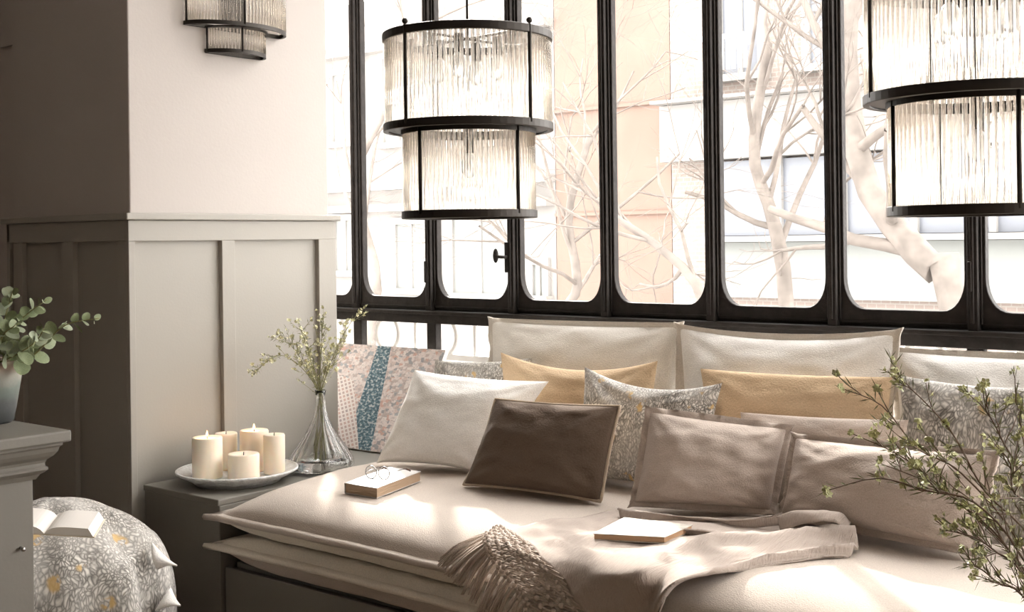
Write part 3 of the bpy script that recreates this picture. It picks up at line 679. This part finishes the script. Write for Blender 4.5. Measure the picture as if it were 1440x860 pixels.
# ================================================================== CITY PRINT
CB, CT = 3.165, 3.375
ctl, ctr_ = on_y(471, 487, CT), on_y(627, 486, CT)
cx0, cx1, ctop = ctl.x, ctr_.x, (ctl.z + ctr_.z) / 2
t = thing('canvas_print', ((cx0 + cx1) / 2, CB, BOXT), 'canvas print of an aerial city view leaning against the window', 'picture')
def leaned(f, th_, e=0):   # board leaning back, front face f metres in front
    dirv = Vector((0, CT - CB, ctop - BOXT)).normalized(); nv = Vector((0, -dirv.z, dirv.y)); off = nv * f
    q = [Vector((cx0 + e, CB, BOXT + .006 + e)), Vector((cx1 - e, CB, BOXT + .006 + e)), Vector((cx1 - e, CT, ctop - e)), Vector((cx0 + e, CT, ctop - e))]
    return MB().add([p + off for p in q] + [p + off - nv * th_ for p in q], [(0, 1, 2, 3), (7, 6, 5, 4), (0, 4, 5, 1), (1, 5, 6, 2), (2, 6, 7, 3), (3, 7, 4, 0)])
leaned(0, .018).build('stretched_canvas', M_['canvas'], t, bevel=.002)
leaned(.0016, .0012, .001).build('print', M_['city'], t)

# ================================================================== BOOK AND SPECTACLES
def slab(a, b, c, d, th, inset=0): # quad a,b,c,d (ccw) extruded up
    q = [a, b, c, d]; up = Vector((0, 0, th)); cc = sum(q, Vector()) / 4
    if inset: q = [p + (cc - p).normalized() * inset for p in q]
    return MB().add(q + [p + up for p in q], [(3, 2, 1, 0), (4, 5, 6, 7), (0, 1, 5, 4), (1, 2, 6, 5), (2, 3, 7, 6), (3, 0, 4, 7)])
bz = SEATZ + .003
bA, bB, bC = on_z(485, 693, bz), on_z(530, 700.5, bz), on_z(592, 676, bz)
bD = bA + (bC - bB)
t = thing('paperback_book', (bA + bC) / 2, 'thick closed paperback with white cover carrying a pair of spectacles', 'book')
TH = .031
slab(bA, bB, bC, bD, .0015).build('back_cover', M_['cover'], t)
slab(*[p + Vector((0, 0, .0016)) for p in (bA, bB, bC, bD)], TH - .0035, .003).build('page_block', M_['oldpaper'], t)
slab(*[p + Vector((0, 0, TH - .0018)) for p in (bA, bB, bC, bD)], .0018).build('front_cover', M_['cover'], t)
ed = (bA - bB).normalized() * .0025
slab(bA + ed, bA, bD, bD + ed, TH).build('spine', M_['cover'], t, bevel=.001)
gz = bz + TH
g0 = on_z(523, 676, gz); g1 = on_z(533, 681, gz)
gd = (bC - bB).normalized(); gs = Vector((-gd.y, gd.x, 0)); gc = on_z(531, 674, gz + .0015)
t = thing('spectacles', gc, 'round wire-rimmed spectacles with tortoiseshell temple tips on the white paperback', 'glasses')
fw = gs * .031
gr = .0195
fx = (gd * -.25 + gs).normalized()
cs = []
for s in (-1, 1):
    c = gc + gs * (s * .0225) + Vector((0, 0, gr + .0015)); cs.append(c)
    lp = [c + gs * (gr * .98 * math.cos(q)) + Vector((0, 0, gr * math.sin(q))) for q in [2*math.pi*i/28 for i in range(28)]]
    rim = MB().tube(lp, .0019, 6, closed=True).build('rim', M_['wire'], t, True)
    MB().add([c] + lp, [(0, i + 1, (i + 1) % 28 + 1) for i in range(28)]).build('lens', M_['lens'], t, solid=.0008)
    h = c + gs * (s * gr); tip = h + gd * .128 - Vector((0, 0, gr - .003)); mid = h + gd * .085 - Vector((0, 0, .001))
    end = h + gd * .122 + gs * (-s * .006) + Vector((0, 0, -.012))
    MB().tube([h, h + gd * .04, mid], .0015, 6).build('temple', M_['wire'], t, True)
    MB().tube(bez([mid, mid + gd * .02 - Vector((0, 0, .004)), mid + gd * .045 + Vector((0, 0, -gr + .006))], 8), [.0018] * 4 + [.0028] * 5, 6).build('temple_tip', M_['tort'], t, True)
MB().tube(bez([cs[0] + gs * gr * .95 + Vector((0, 0, .004)), gc + Vector((0, 0, gr + .010)), cs[1] - gs * gr * .95 + Vector((0, 0, .004))], 8), .0012, 6).build('bridge', M_['wire'], t, True)

# ================================================================== THROW
FRONT = BY0 - .045
def cl(x, y, h):  # control point: on the mattress top, or hanging in front of it
    p = on_z(x, y, SEATZ + h)
    for _ in range(4): p = on_z(x, y, seat_z(p.x, max(p.y, BY0 + .004)) + h)
    if p.y < BY0 + .02: p = on_y(x, y, FRONT)
    return p
CP = [  # columns along the throw, rows from the cushions to the bench front: (x, y, height above the seat)
 [(712, 747, .006), (744, 765, .010), (775, 797, .012), (806, 836, .0), (834, 885, .0), (850, 935, 0)],
 [(760, 736, .006), (792, 752, .016), (826, 777, .020), (858, 818, .0), (880, 878, .0), (895, 930, 0)],
 [(818, 729, .006), (850, 746, .014), (888, 764, .030), (905, 800, .014), (912, 848, .0), (915, 900, 0)],
 [(878, 719, .008), (915, 741, .012), (955, 752, .034), (962, 782, .030), (956, 812, .010), (952, 822, .003)],
 [(985, 731, .008), (1010, 743, .014), (1030, 753, .036), (1038, 774, .034), (1042, 794, .014), (1042, 803, .003)],
 [(1098, 723, .012), (1106, 738, .006), (1112, 750, .026), (1118, 766, .030), (1128, 781, .014), (1134, 789, .003)],
 [(1180, 724, .016), (1192, 733, .012), (1204, 750, .032), (1205, 764, .026), (1198, 777, .012), (1188, 784, .003)]]
G = [[cl(*p) for p in c] for c in CP]
rowsI = [bez([G[i][j] for i in range(7)], 72) for j in range(6)]
colsI = [bez([rowsI[j][i] for j in range(6)], 48) for i in range(73)]
def throw_pt(i, j):
    p = colsI[i][j].copy(); s, tt = i / 72, j / 48
    fold = .019 * (lambda a_: 1 - 2 * abs(math.sin(a_)) ** .8)(.5 * (tt * 19 + 5 * s + 2 * noise.noise(Vector((s * 4, tt * 2, 0))))) * math.sin(math.pi * min(1, tt * 1.02)) * (.45 + .7 * s)
    fold += .007 * noise.noise(Vector((s * 7, tt * 12, 4))) + .003 * noise.noise(Vector((s * 18, tt * 26, 7)))
    n = Vector((0, -.3, 1)) if p.y > BY0 + .05 else Vector((0, -1, .2))
    q = p + n.normalized() * (fold + .004)
    if q.y > BY0: q.z = max(q.z, seat_z(q.x, q.y) + .004)
    return q
tv = [throw_pt(i, j) for j in range(49) for i in range(73)]
th = thing('throw_blanket', tv[73 * 24 + 36], 'beige cotton gauze throw with knotted tassel fringe draped over the seat', 'blanket')
MB().add(tv, [(j*73+i, j*73+i+1, (j+1)*73+i+1, (j+1)*73+i) for j in range(48) for i in range(72)]).build('cloth', M_['gauze'], th, True, solid=.0045)
# turned-over rear corner and the open loop of the fold at the far end
def lift(x, y, h): return on_z(x, y, SEATZ + h)
def strip(a, b, n=30, wob=.003):
    A, B = bez(a, n), bez(b, n); mb = MB()
    mb.grid(lambda u, v: A[round(u*n)].lerp(B[round(u*n)], v) + Vector((0, 0, wob * noise.noise(Vector((u*8, v*4, 2))) + .010 * math.sin(v * math.pi))), n, 8); return mb
strip([lift(868, 715, .03), lift(915, 722, .03), lift(975, 729, .03), lift(1045, 732, .034), lift(1100, 721, .05)],
      [lift(872, 728, .012), lift(920, 733, .012), lift(985, 738, .012), lift(1048, 742, .014), lift(1096, 738, .02)]).build('turned_hem', M_['gauze'], th, True, solid=.004)
strip([lift(1092, 726, .045), lift(1118, 719, .070), lift(1150, 719, .078), lift(1182, 722, .072), lift(1198, 735, .05)],
      [lift(1098, 748, .012), lift(1122, 738, .045), lift(1150, 733, .062), lift(1176, 735, .06), lift(1192, 752, .034)]).build('fold_loop', M_['gauze'], th, True, solid=.004)
strip([lift(903, 748, .034), lift(930, 745, .038), lift(965, 745, .038), lift(1010, 749, .036)],
      [lift(900, 757, .018), lift(930, 754, .02), lift(965, 753, .02), lift(1008, 756, .018)], wob=.002).build('turned_hem', M_['gauze'], th, True, solid=.003)
# knotted net + tassels
edgeI = [tv[j * 73] for j in range(49)]
def cl2(x, y): 
    p = cl(x, y, .010); return p
rootP = bez([cl2(694, 748), cl2(688, 760), cl2(694, 782), cl2(722, 812), cl2(745, 850), cl2(760, 900)], 48)
net = MB(); NC, NR = 25, 5; kn = {}
for c in range(NC):
    j = round(c * 48 / (NC - 1))
    for r_ in range(NR + 1):
        f = r_ / NR; cc = c + (.5 if r_ % 2 else 0); jj = min(48, cc * 48 / (NC - 1)); j0 = int(jj); j1 = min(48, j0 + 1); u = jj - j0
        a = edgeI[j0].lerp(edgeI[j1], u); b = rootP[j0].lerp(rootP[j1], u); p = a.lerp(b, f) + Vector((0, -.004, .010 * math.sin(f * math.pi) + .004)) + rv(.0025)
        kn[c, r_] = p
        if r_: net.ball(p, .0066 * random.uniform(.85, 1.15), 7, 5)
for (c, r_), p in kn.items():
    if r_ == NR: continue
    for cc in ((c, c + 1) if r_ % 2 else (c, c - 1)):
        if (cc, r_ + 1) in kn:
            q = kn[cc, r_ + 1]; net.tube([p, p.lerp(q, .5) + rv(.002), q], .0018, 5)
tag(net.build('knotted_net', M_['cord'], th, True), kind='stuff')
tipP = bez([cl(622, 788, .004), cl(632, 806, .006), cl(662, 842, 0), cl(688, 880, 0), cl(700, 920, 0), cl(712, 960, 0)], 48)
for c in range(NC):
    a = kn[c, NR]; j = min(48, round((c + .5) * 48 / (NC - 1))); b = tipP[j] + rv(.010) + Vector((0, -.006, 0)); mb = MB()
    drop = a.lerp(b, .55) + Vector((0, -.012, .012))
    if a.y < BY0 + .03: drop = a.lerp(b, .5) + Vector((0, -.008, .004))
    axis = bez([a, drop, b], 8)
    for s in range(9):
        o1 = rv(.0035); o2 = rv(.010)
        mb.tube([p + o1 * min(1, k * .5) + o2 * (k / 8) for k, p in enumerate(axis)], [.0026] * 7 + [.0022, .0016], 5)
    mb.ball(a.lerp(axis[1], .6), .0072, 7, 5)
    mb.build('tassel', M_['cord'], th, True)
# notebook tucked into the throw
nz_ = SEATZ + .038
nA, nB, nC, nD = on_z(834, 752, nz_), on_z(935, 757, nz_), on_z(974, 740, nz_), on_z(878, 729, nz_)
t = thing('notebook', (nA + nC) / 2 - Vector((0, 0, .01)), 'pale patterned softcover book with kraft edges lying on the throw', 'book')
slab(*[p - Vector((0, 0, .010)) for p in (nA, nB, nC, nD)], .012, .003).build('page_block', M_['kraft'], t)
slab(*[p + Vector((0, 0, .0025)) for p in (nA, nB, nC, nD)], .0018).build('front_cover', M_['sand'], t)
slab(*[p - Vector((0, 0, .012)) for p in (nA, nB, nC, nD)], .0016).build('back_cover', M_['sand'], t)

# ================================================================== LEFT FOREGROUND: SIDEBOARD, POT, POUF
SZ = 2.5
sc = at(101, 604, SZ); SXr, SYb, ST = sc.x, sc.y, sc.z
t = thing('sideboard', (SXr - .3, SYb - .5, 0), 'grey painted sideboard end with stepped moulded cornice under the eucalyptus pot', 'cabinet')
def lvl(e0, e1, z0, z1, nm, bev=.002):
    return box(-3.4, SXr - e0, -.4, SYb - e0, z0, z1).build(nm, M_['cab'], t, bevel=bev)
lvl(.0, 0, ST - .024, ST, 'top_slab', .004)
# cornice: swept profile along the two visible sides (outward steps measured from the slab edge)
prf = [(.013, -.0245), (.013, -.030), (.0175, -.034), (.020, -.043), (.0265, -.052), (.036, -.060), (.0385, -.066), (.0385, -.072), (.034, -.076), (.034, -.080), (.040, -.086), (.046, -.090), (.052, -.100)]
mb = MB(); vs = []
for e_, dz in prf: vs += [(SXr - e_, -.4, ST + dz), (SXr - e_, SYb - e_, ST + dz), (-3.4, SYb - e_, ST + dz)]
mb.add(vs, [(3*i+k, 3*i+3+k, 3*i+4+k, 3*i+1+k) for i in range(len(prf) - 1) for k in range(2)]).build('cornice', M_['cab'], t)
lvl(.056, 0, .06, ST - .098, 'body')
lvl(.070, 0, 0, .0595, 'plinth')
MB().tube([(SXr - .0565, SYb - .085, ST - .235), (SXr - .046, SYb - .085, ST - .237)], .003, 8).ball((SXr - .045, SYb - .085, ST - .237), .005).build('peg', M_['wire'], t, True)

PC = on_z(-13, 594, ST); PC.z = ST
PR = .067; PH = .135
t = thing('plant_pot', PC, 'tapered stoneware pot with speckled dark to cream glaze holding eucalyptus', 'plant pot')
MB().lathe([(0, 0), (PR * .62, 0), (PR * .70, .006), (PR * .78, .03), (PR * .94, .095), (PR * .99, .118), (PR * 1.03, .128), (PR * 1.02, PH), (PR * .95, PH - .001), (PR * .92, .115), (0, .112)], PC, 48).build('vessel', M_['pot'], t, True)
MB().lathe([(0, 0), (PR * .9, 0), (PR * .88, .006), (0, .009)], PC + Vector((0, 0, .113)), 24).build('soil', M_['soil'], t, True)
# eucalyptus stems with individual leaves
lf = MB(); nseg = 12; vs = [(0, 0, 0)]
for ring_ in (.55, 1.0):
    for i in range(nseg):
        q = 2 * math.pi * i / nseg; x, y = math.cos(q) * ring_ * .5 + .5, math.sin(q) * ring_ * .42
        vs.append((x, y * (1.05 - .25 * x), .10 * abs(y) - .12 * (x - .5) ** 2))
vs[0] = (.5, 0, -.0)
fs = [(0, 1 + i, 1 + (i + 1) % nseg) for i in range(nseg)] + [(1 + i, 1 + nseg + i, 1 + nseg + (i + 1) % nseg, 1 + (i + 1) % nseg) for i in range(nseg)]
leafA = MB().add(vs, fs).mesh('leaf', M_['euc'], Vector(), True); leafB = MB().add(vs, fs).mesh('leaf', M_['euc2'], Vector(), True)
PZ = (PC - CAM).dot(FWD)
def eucalyptus(tips, big, lab):
    pts = bez([PC + Vector((random.uniform(-.02, .02), random.uniform(-.02, .02), .118))] + [at(x, y, PZ + dz) for x, y, dz in tips], 20)
    t = thing('eucalyptus_stem', pts[0], lab, 'plant', 'eucalyptus stems in the pot')
    MB().tube(pts, [.0022 - .0012 * i / 20 for i in range(21)], 6).build('stem', M_['stem'], t, True)
    for i in range(5, 21, 2):
        d = (pts[min(20, i + 1)] - pts[i - 1]).normalized(); s0 = d.orthogonal().normalized(); s0.rotate(Matrix.Rotation(i * 1.1 + random.random(), 3, d))
        for sg in (1, -1):
            o = (s0 * sg + d * .55 + rv(.35)).normalized(); nrm = (o.cross(d.cross(o)) * .5 + (CAM - pts[i]).normalized() * random.uniform(.1, .9) + rv(.55)).normalized()
            y_ = nrm.cross(o).normalized(); z_ = o.cross(y_)
            L_ = big * (1.15 - .75 * i / 20) * random.uniform(.75, 1.1)
            mt = Matrix((o * L_, y_ * L_, z_ * L_)).transposed().to_4x4(); mt.translation = pts[i]
            instance(leafA if random.random() < .7 else leafB, 'leaf', t, mt)
eucalyptus([(45, 500, -.02), (90, 458, -.03), (140, 447, -.03)], .050, 'eucalyptus stem stretching far out beyond the sideboard edge')
eucalyptus([(10, 470, 0), (40, 440, -.02), (66, 421, -.03)], .044, 'eucalyptus stem with small leaves slanting in front of the dark panelling')
eucalyptus([(0, 470, -.03), (12, 430, -.04), (18, 408, -.04)], .046, 'tall upright eucalyptus stem in the glazed pot')
eucalyptus([(20, 500, -.05), (50, 480, -.07), (62, 462, -.08)], .050, 'short eucalyptus stem with large leaves leaning over the pot rim')
eucalyptus([(-20, 470, .02), (-30, 430, .03), (-25, 395, .02)], .046, 'tallest eucalyptus stem at the back of the pot')
eucalyptus([(0, 490, -.06), (5, 470, -.09), (25, 455, -.10)], .050, 'short eucalyptus stem at the front of the pot')

# pouf under a printed cover
PFZ = 3.40
pc = at(72, 750, PFZ); PFX, PFY = pc.x, pc.y; PFT = .640; PRr = .305
t = thing('pouf', (PFX, PFY, 0), 'rounded pouf wrapped in grey and ochre leaf print cloth, carrying an open book', 'pouf')
def pz(r): # height of the cover at radius fraction
    return PFT - .165 * r * r
def pf(u, v):
    q = 2 * math.pi * u
    if v < .5:
        r = v / .5 * .86; R_ = PRr * r; z = pz(r)
    else:
        f = (v - .5) / .5; a = f * math.pi / 2
        r = .86 + .14 * math.sin(min(1, f * 2.2) * math.pi / 2); z = pz(.86) - (pz(.86) - .02) * (1 - math.cos(a * .98)) ** .75
        R_ = PRr * (r + .05 * math.sin(f * math.pi))
    am = .055 * max(0, v - .28); R_ += am * (math.sin(q * 7 + 1.3) + .6 * math.sin(q * 12)) ; z += (.010 * math.sin(q * 5 + v * 7) + .024 * noise.noise(Vector((math.cos(q) * 2.2, math.sin(q) * 2.2, v * 3)))) * min(1, v * 2)
    return Vector((PFX + R_ * math.cos(q), PFY + R_ * math.sin(q), max(.004, z)))
MB().grid(pf, 120, 50).build('printed_cover', M_['pattern2'], t, True)
MB().lathe([(0, 0), (PRr * .8, 0), (PRr * .86, .1), (PRr * .84, PFT - .16), (PRr * .6, PFT - .10), (0, PFT - .09)], (PFX, PFY, .002), 32).build('core', M_['pouf'], t, True)
for (px, py), (qx, qy), (tx, ty) in (((213, 762), (221, 800), (249, 795)), ((240, 826), (218, 858), (254, 851))):
    Zr = PFZ - .02; a, b, c = at(px, py, Zr), at(qx, qy, Zr - .03), at(tx, ty, Zr - .04)
    mb = MB(); n_ = 8
    mb.grid(lambda u, v: a.lerp(b, v).lerp(c, u ** .8) + RT0 * 0 + UP0 * (.012 * math.sin(u * math.pi) * (v - .5)) - FWD * (.02 * math.sin(v * math.pi) * (1 - u)), n_, n_)
    mb.build('lining_corner', M_['lining'], t, True, solid=.005)
# open book on the pouf
bt_z = PFT - .004
oA, oB, oC = on_z(62, 752, bt_z), on_z(131, 756, bt_z), on_z(146, 731, bt_z)
wv = (oB - oA); dv = (oC - oB)
t = thing('open_book', oA, 'thick book lying open on the leaf print pouf', 'book')
def half(s):
    mb = MB(); n_ = 12; vs = []
    for k in range(n_ + 1):
        f = k / n_; hgt = .020 * (1 - math.exp(-f * 7)) * (1 - .10 * f) + .004
        for d_ in (0, 1):
            b0 = oA + wv * (f * s) + dv * d_
            vs += [b0 + Vector((0, 0, .003)), b0 + Vector((0, 0, hgt)) - (wv * (s * .10 * f))]
    fs = []
    for k in range(n_):
        A = 4 * k; B = A + 4
        fs += [(A, B, B+1, A+1), (A+2, A+3, B+3, B+2), (A+1, B+1, B+3, A+3), (A, A+2, B+2, B)]
    fs += [(0, 1, 3, 2), (4*n_, 4*n_+2, 4*n_+3, 4*n_+1)]
    return mb.add(vs, fs)
for s in (1, -1):
    half(s).build('page_block', M_['page'], t)
    slab(oA, oA + wv * s * 1.03, oA + wv * s * 1.03 + dv * 1.02, oA + dv * 1.02, .0025).build('cover_board', M_['paper'], t)

# ================================================================== RIGHT FOREGROUND BRANCHES IN A FLOOR VASE
FV = at(1500, 960, 1.95); FVX, FVY, FVT = FV.x, FV.y, FV.z
t = thing('floor_vase', (FVX, FVY, 0), 'tall stoneware floor vase holding the flowering branches in front of the bench', 'vase')
MB().lathe([(0, 0), (.09, 0), (.11, .03), (.13, FVT * .35), (.11, FVT * .7), (.06, FVT * .9), (.055, FVT - .01), (.065, FVT), (.052, FVT), (.045, FVT * .9), (.095, FVT * .68), (.11, FVT * .35), (.085, .03), (0, .02)], (FVX, FVY, 0), 40).build('vessel', M_['pot'], t, True)
foot = Vector((FVX, FVY, .06))
BRL = ['long branch whose tip reaches the edge of the smooth tan cushion', 'branch rising in front of the white flanged back cushion', 'branch standing against the grey leaf print cushion', 'long branch stretching over the long taupe cushion, tip bent down', 'branch crossing the middle of the long taupe cushion', 'lowest branch, drooping over the sunlit seat', 'low branch spreading below the bottom edge of the long taupe cushion', 'most upright branch in the floor vase', 'short leafy branch crowding the end of the long taupe cushion', 'branch with its tip before the low beige cushion']
for bi, pts in enumerate(([(1440, 775, 1.98), (1352, 665, 2.02), (1290, 630, 2.05), (1240, 570, 2.06), (1182, 545, 2.08)],
            [(1455, 770, 2.0), (1385, 690, 2.08), (1340, 610, 2.1), (1285, 550, 2.12), (1262, 540, 2.13)],
            [(1445, 700, 1.95), (1410, 620, 1.98), (1385, 575, 2.0), (1350, 545, 2.0)],
            [(1435, 780, 1.92), (1370, 706, 1.92), (1305, 690, 1.93), (1235, 672, 1.94), (1160, 690, 1.95)],
            [(1430, 790, 1.97), (1360, 715, 2.0), (1310, 680, 2.0), (1235, 650, 2.02)],
            [(1440, 840, 1.90), (1405, 820, 1.9), (1380, 800, 1.9), (1358, 792, 1.9)],
            [(1440, 812, 1.92), (1400, 775, 1.9), (1370, 755, 1.9), (1330, 745, 1.9)],
            [(1470, 760, 2.0), (1450, 680, 2.0), (1436, 600, 2.02), (1428, 555, 2.03)],
            [(1460, 740, 1.9), (1425, 690, 1.88), (1420, 650, 1.88), (1395, 620, 1.88)],
            [(1440, 800, 2.02), (1330, 690, 2.05), (1265, 640, 2.07), (1200, 610, 2.08)])):
    P = [foot + rv(.03), Vector((FVX, FVY, FVT)) + rv(.02)] + [at(*p) for p in pts]
    branch('waxflower_branch', P, .0026, 'waxflower ' + BRL[bi], 'branches in the floor vase', 'branch', M_['needle'], M_['bud'], M_['twig'], nleaf=32, ntw=9, leafl=.022, br=.0070, twl=.11, spread=.75, up=.3)

# ================================================================== OUTSIDE
GZ = -4.0
O_ = dict(wall=mat('pale_render', (.20, .19, .18), .9, var=.06, vscale=2), pink=mat('pink_render', (.165, .112, .09), .9, var=.08, vscale=2), white=mat('white_stone', (.245, .238, .227), .9),
          brick=brick_mat('outside_brick', (.19, .155, .135), (.205, .165, .145), (.235, .218, .20)), glass=mat('blue_grey_glazing', (.135, .145, .165), .35), shut=mat('pale_shutter', (.18, .188, .18), .8),
          road=mat('street', (.30, .29, .28), .9), bark=mat('bark', (.15, .13, .115), .9, var=.25, vscale=8), rail=mat('white_railing', (.62, .60, .57), .5))
tag(box(-40, 40, 3.9, 40, GZ - .1, GZ).build('street', O_['road']), kind='structure')
tag(box(-6, XR + 1, 3.32, 4.05, -.12, -.02).build('balcony_slab', O_['white']), kind='structure')
FY = 12.0
def fx_(x): return on_y(x, 340, FY).x
def fz_(x, y): return on_y(x, y, FY).z
def facade(name, label, xa, xb, mt, ztop, depth=4, dy=0):
    t = thing(name, ((xa + xb) / 2, FY + dy, GZ), label, 'building')
    box(xa, xb, FY + dy, FY + dy + depth, GZ, ztop).build('wall', mt, t); return t
def fwin(t, x0, x1, y0, y1, gm, dy=0, sur=.09, bars=1, ledge=True):
    a, b = fx_(x0), fx_(x1); z1, z0 = fz_((x0+x1)/2, y0), fz_((x0+x1)/2, y1); Y = FY + dy
    f = MB().box(a - sur, a, Y - .06, Y - .001, z0, z1 + sur).box(b, b + sur, Y - .06, Y - .001, z0, z1 + sur).box(a, b, Y - .06, Y - .001, z1, z1 + sur)
    for k in range(1, bars + 1): c = a + (b - a) * k / (bars + 1); f.box(c - .03, c + .03, Y - .045, Y - .001, z0, z1)
    w_ = f.build('window', O_['white'], t); box(a, b, Y - .02, Y - .001, z0, z1).build('pane', gm, w_)
    if ledge: box(a - sur * 1.5, b + sur * 1.5, Y - .16, Y - .001, z0 - .08, z0 - .001).build('sill', O_['white'], w_)
bl_ = facade('apartment_building', 'pale rendered apartment building seen through the panes nearest the pier', fx_(330), fx_(782), O_['wall'], 4.8)
for a in ((474, 497, 105, 200), (560, 600, 315, 405), (640, 716, 296, 412), (475, 500, 310, 380), (545, 585, 80, 200), (640, 700, 40, 200), (752, 766, 372, 415), (752, 768, 52, 160)): fwin(bl_, *a, O_['shut'])
for y in (292, 262, 66): 
    z = fz_(560, y); box(fx_(330), fx_(782), FY - .2, FY - .001, z - .05, z + .05).build('cornice', O_['white'], bl_)
pk = facade('pink_building', 'pale pink rendered building standing behind the bare trees', fx_(783), fx_(945), O_['pink'], 5.2, dy=-.0)
for y in (300, 150):
    z = fz_(860, y); box(fx_(783) , fx_(945), FY - .04, FY - .001, z - .02, z + .02).build('string_course', O_['pink'], pk)
rb = facade('brick_building', 'pale brick and stone building with wide grey glazing and a balcony', fx_(946), fx_(1800), O_['brick'], 5.4)
def slabpx(x0, x1, y0, y1, mt, d, nm, t):
    box(fx_(x0), fx_(x1), FY - d, FY - .002, fz_((x0+x1)/2, y1), fz_((x0+x1)/2, y0)).build(nm, mt, t)
slabpx(946, 1800, 112, 204, O_['white'], .25, 'stone_band', rb)
slabpx(946, 1800, 106, 111, O_['white'], .45, 'ledge', rb)
slabpx(1005, 1800, 206, 326, O_['glass'], .12, 'glazing', rb)
slabpx(1005, 1800, 327, 336, O_['white'], .30, 'ledge', rb)
slabpx(1005, 1800, 337, 425, O_['shut'], .12, 'lower_glazing', rb)
for x in (1100, 1190, 1290, 1400): slabpx(x, x + 10, 206, 326, O_['white'], .18, 'mullion', rb)
fwin(rb, 1022, 1072, -40, 104, O_['glass'], bars=1)
fwin(rb, 1145, 1170, -40, 90, O_['glass'], bars=0); fwin(rb, 1250, 1300, -40, 100, O_['glass'])
bal = MB(); z0, z1 = fz_(1040, 104), fz_(1040, 62)
for k in range(9): x = fx_(1015) + (fx_(1078) - fx_(1015)) * k / 8; bal.box(x - .015, x + .015, FY - .44, FY - .41, z0, z1)
bal.box(fx_(1015), fx_(1078), FY - .45, FY - .40, z1, z1 + .05); bal.build('balustrade', O_['rail'], rb)
# balcony railing with rings right outside the glass
RY = 3.72
t = thing('balcony_railing', (-2.5, RY, -.02), 'white balcony railing with a row of rings outside the lower panes', 'railing')
zr0, zr1 = on_y(540, 495, RY).z, on_y(540, 440, RY).z
for z in (zr0, zr1, .12): box(-5.2, XR, RY - .012, RY + .012, z - .012, z + .012).build('rail', O_['rail'], t)
rr = (zr1 - zr0) / 2 - .012; xc = on_y(546, 468, RY).x
for k in range(-8, 30):
    c = Vector((xc + k * .34, RY, (zr0 + zr1) / 2))
    if c.x < -5: continue
    MB().tube([c + Vector((rr * .92 * math.cos(2*math.pi*i/24), 0, rr * math.sin(2*math.pi*i/24))) for i in range(24)], .012, 6, closed=True).build('ring', O_['rail'], t, True)
    MB().tube([(c.x + .17, RY, -.02), (c.x + .17, RY, zr1)], .010, 6).build('baluster', O_['rail'], t, True)
# bare street trees
def tree(base, first, r0, label, seed, lev=5, L0=1.1, sides=6):
    random.seed(seed); mb = MB()
    def grow(p, d, L_, r, lv):
        pts = [p]; n = 5 if lv > 1 else 4; dd = d.copy()
        for i in range(n):
            dd = (dd + rv(.20) + Vector((0, 0, .03))).normalized(); pts.append(pts[-1] + dd * L_ / n)
        mb.tube(pts, [r * (1 - .45 * i / n) for i in range(n + 1)], sides if lv > 2 else 4, cap=False)
        if lv == 0: return
        for k in range(random.randint(2, 3) + (1 if lv < 3 else 0)):
            j = random.randint(2, n); d2 = (dd + rv(.85)).normalized(); grow(pts[j], d2, L_ * random.uniform(.6, .85), r * (1 - .45 * j / n) * .62, lv - 1)
    pts = [Vector(base)] + [Vector(p) for p in first]; tr = bez(pts, 14); mb.tube(tr, [r0 * (1 - .5 * i / 14) for i in range(15)], 8)
    for k in range(6, 15, 1):
        d = ((tr[min(14, k + 1)] - tr[k - 1]).normalized() + rv(.9)).normalized(); grow(tr[k], d, L0 * random.uniform(.7, 1.2), r0 * .42 * (1.2 - k / 22), lev - 2)
    tag(mb.build('bare_tree', O_['bark'], None, True), label, 'tree', 'bare trees in the street')
def tp(x, y, Y): return on_y(x, y, Y)
b0 = tp(1360, 430, 8.0); tree((b0.x + .3, 8.0, GZ), [tp(1350, 470, 8), tp(1300, 370, 8), tp(1215, 250, 8.1), tp(1190, 60, 8.2), tp(1215, -60, 8.2)], .13, 'thick leaning bare tree outside in front of the brick building', 3)
b0 = tp(1110, 430, 8.6); tree((b0.x + .1, 8.6, GZ), [tp(1110, 500, 8.6), tp(1090, 320, 8.6), tp(1060, 215, 8.6), tp(1080, 60, 8.7)], .075, 'slim bare tree outside before the wide grey glazing', 5)
b0 = tp(800, 430, 7.6); tree((b0.x + .2, 7.6, GZ), [tp(800, 520, 7.6), tp(812, 400, 7.6), tp(800, 300, 7.6), tp(830, 190, 7.7)], .05, 'slender bare tree outside in front of the pink building', 8)
b0 = tp(960, 430, 7.2); tree((b0.x + .2, 7.2, GZ), [tp(990, 560, 7.2), tp(985, 415, 7.2), tp(930, 350, 7.2), tp(872, 310, 7.2), tp(840, 280, 7.2)], .045, 'thin bare tree slanting across the pink building', 11)
b0 = tp(540, 430, 7.6); tree((b0.x - .2, 7.6, GZ), [tp(520, 520, 7.6), tp(530, 390, 7.6), tp(500, 250, 7.6), tp(560, 120, 7.6), tp(600, 0, 7.7)], .055, 'bare tree outside in front of the pale apartment building', 14)
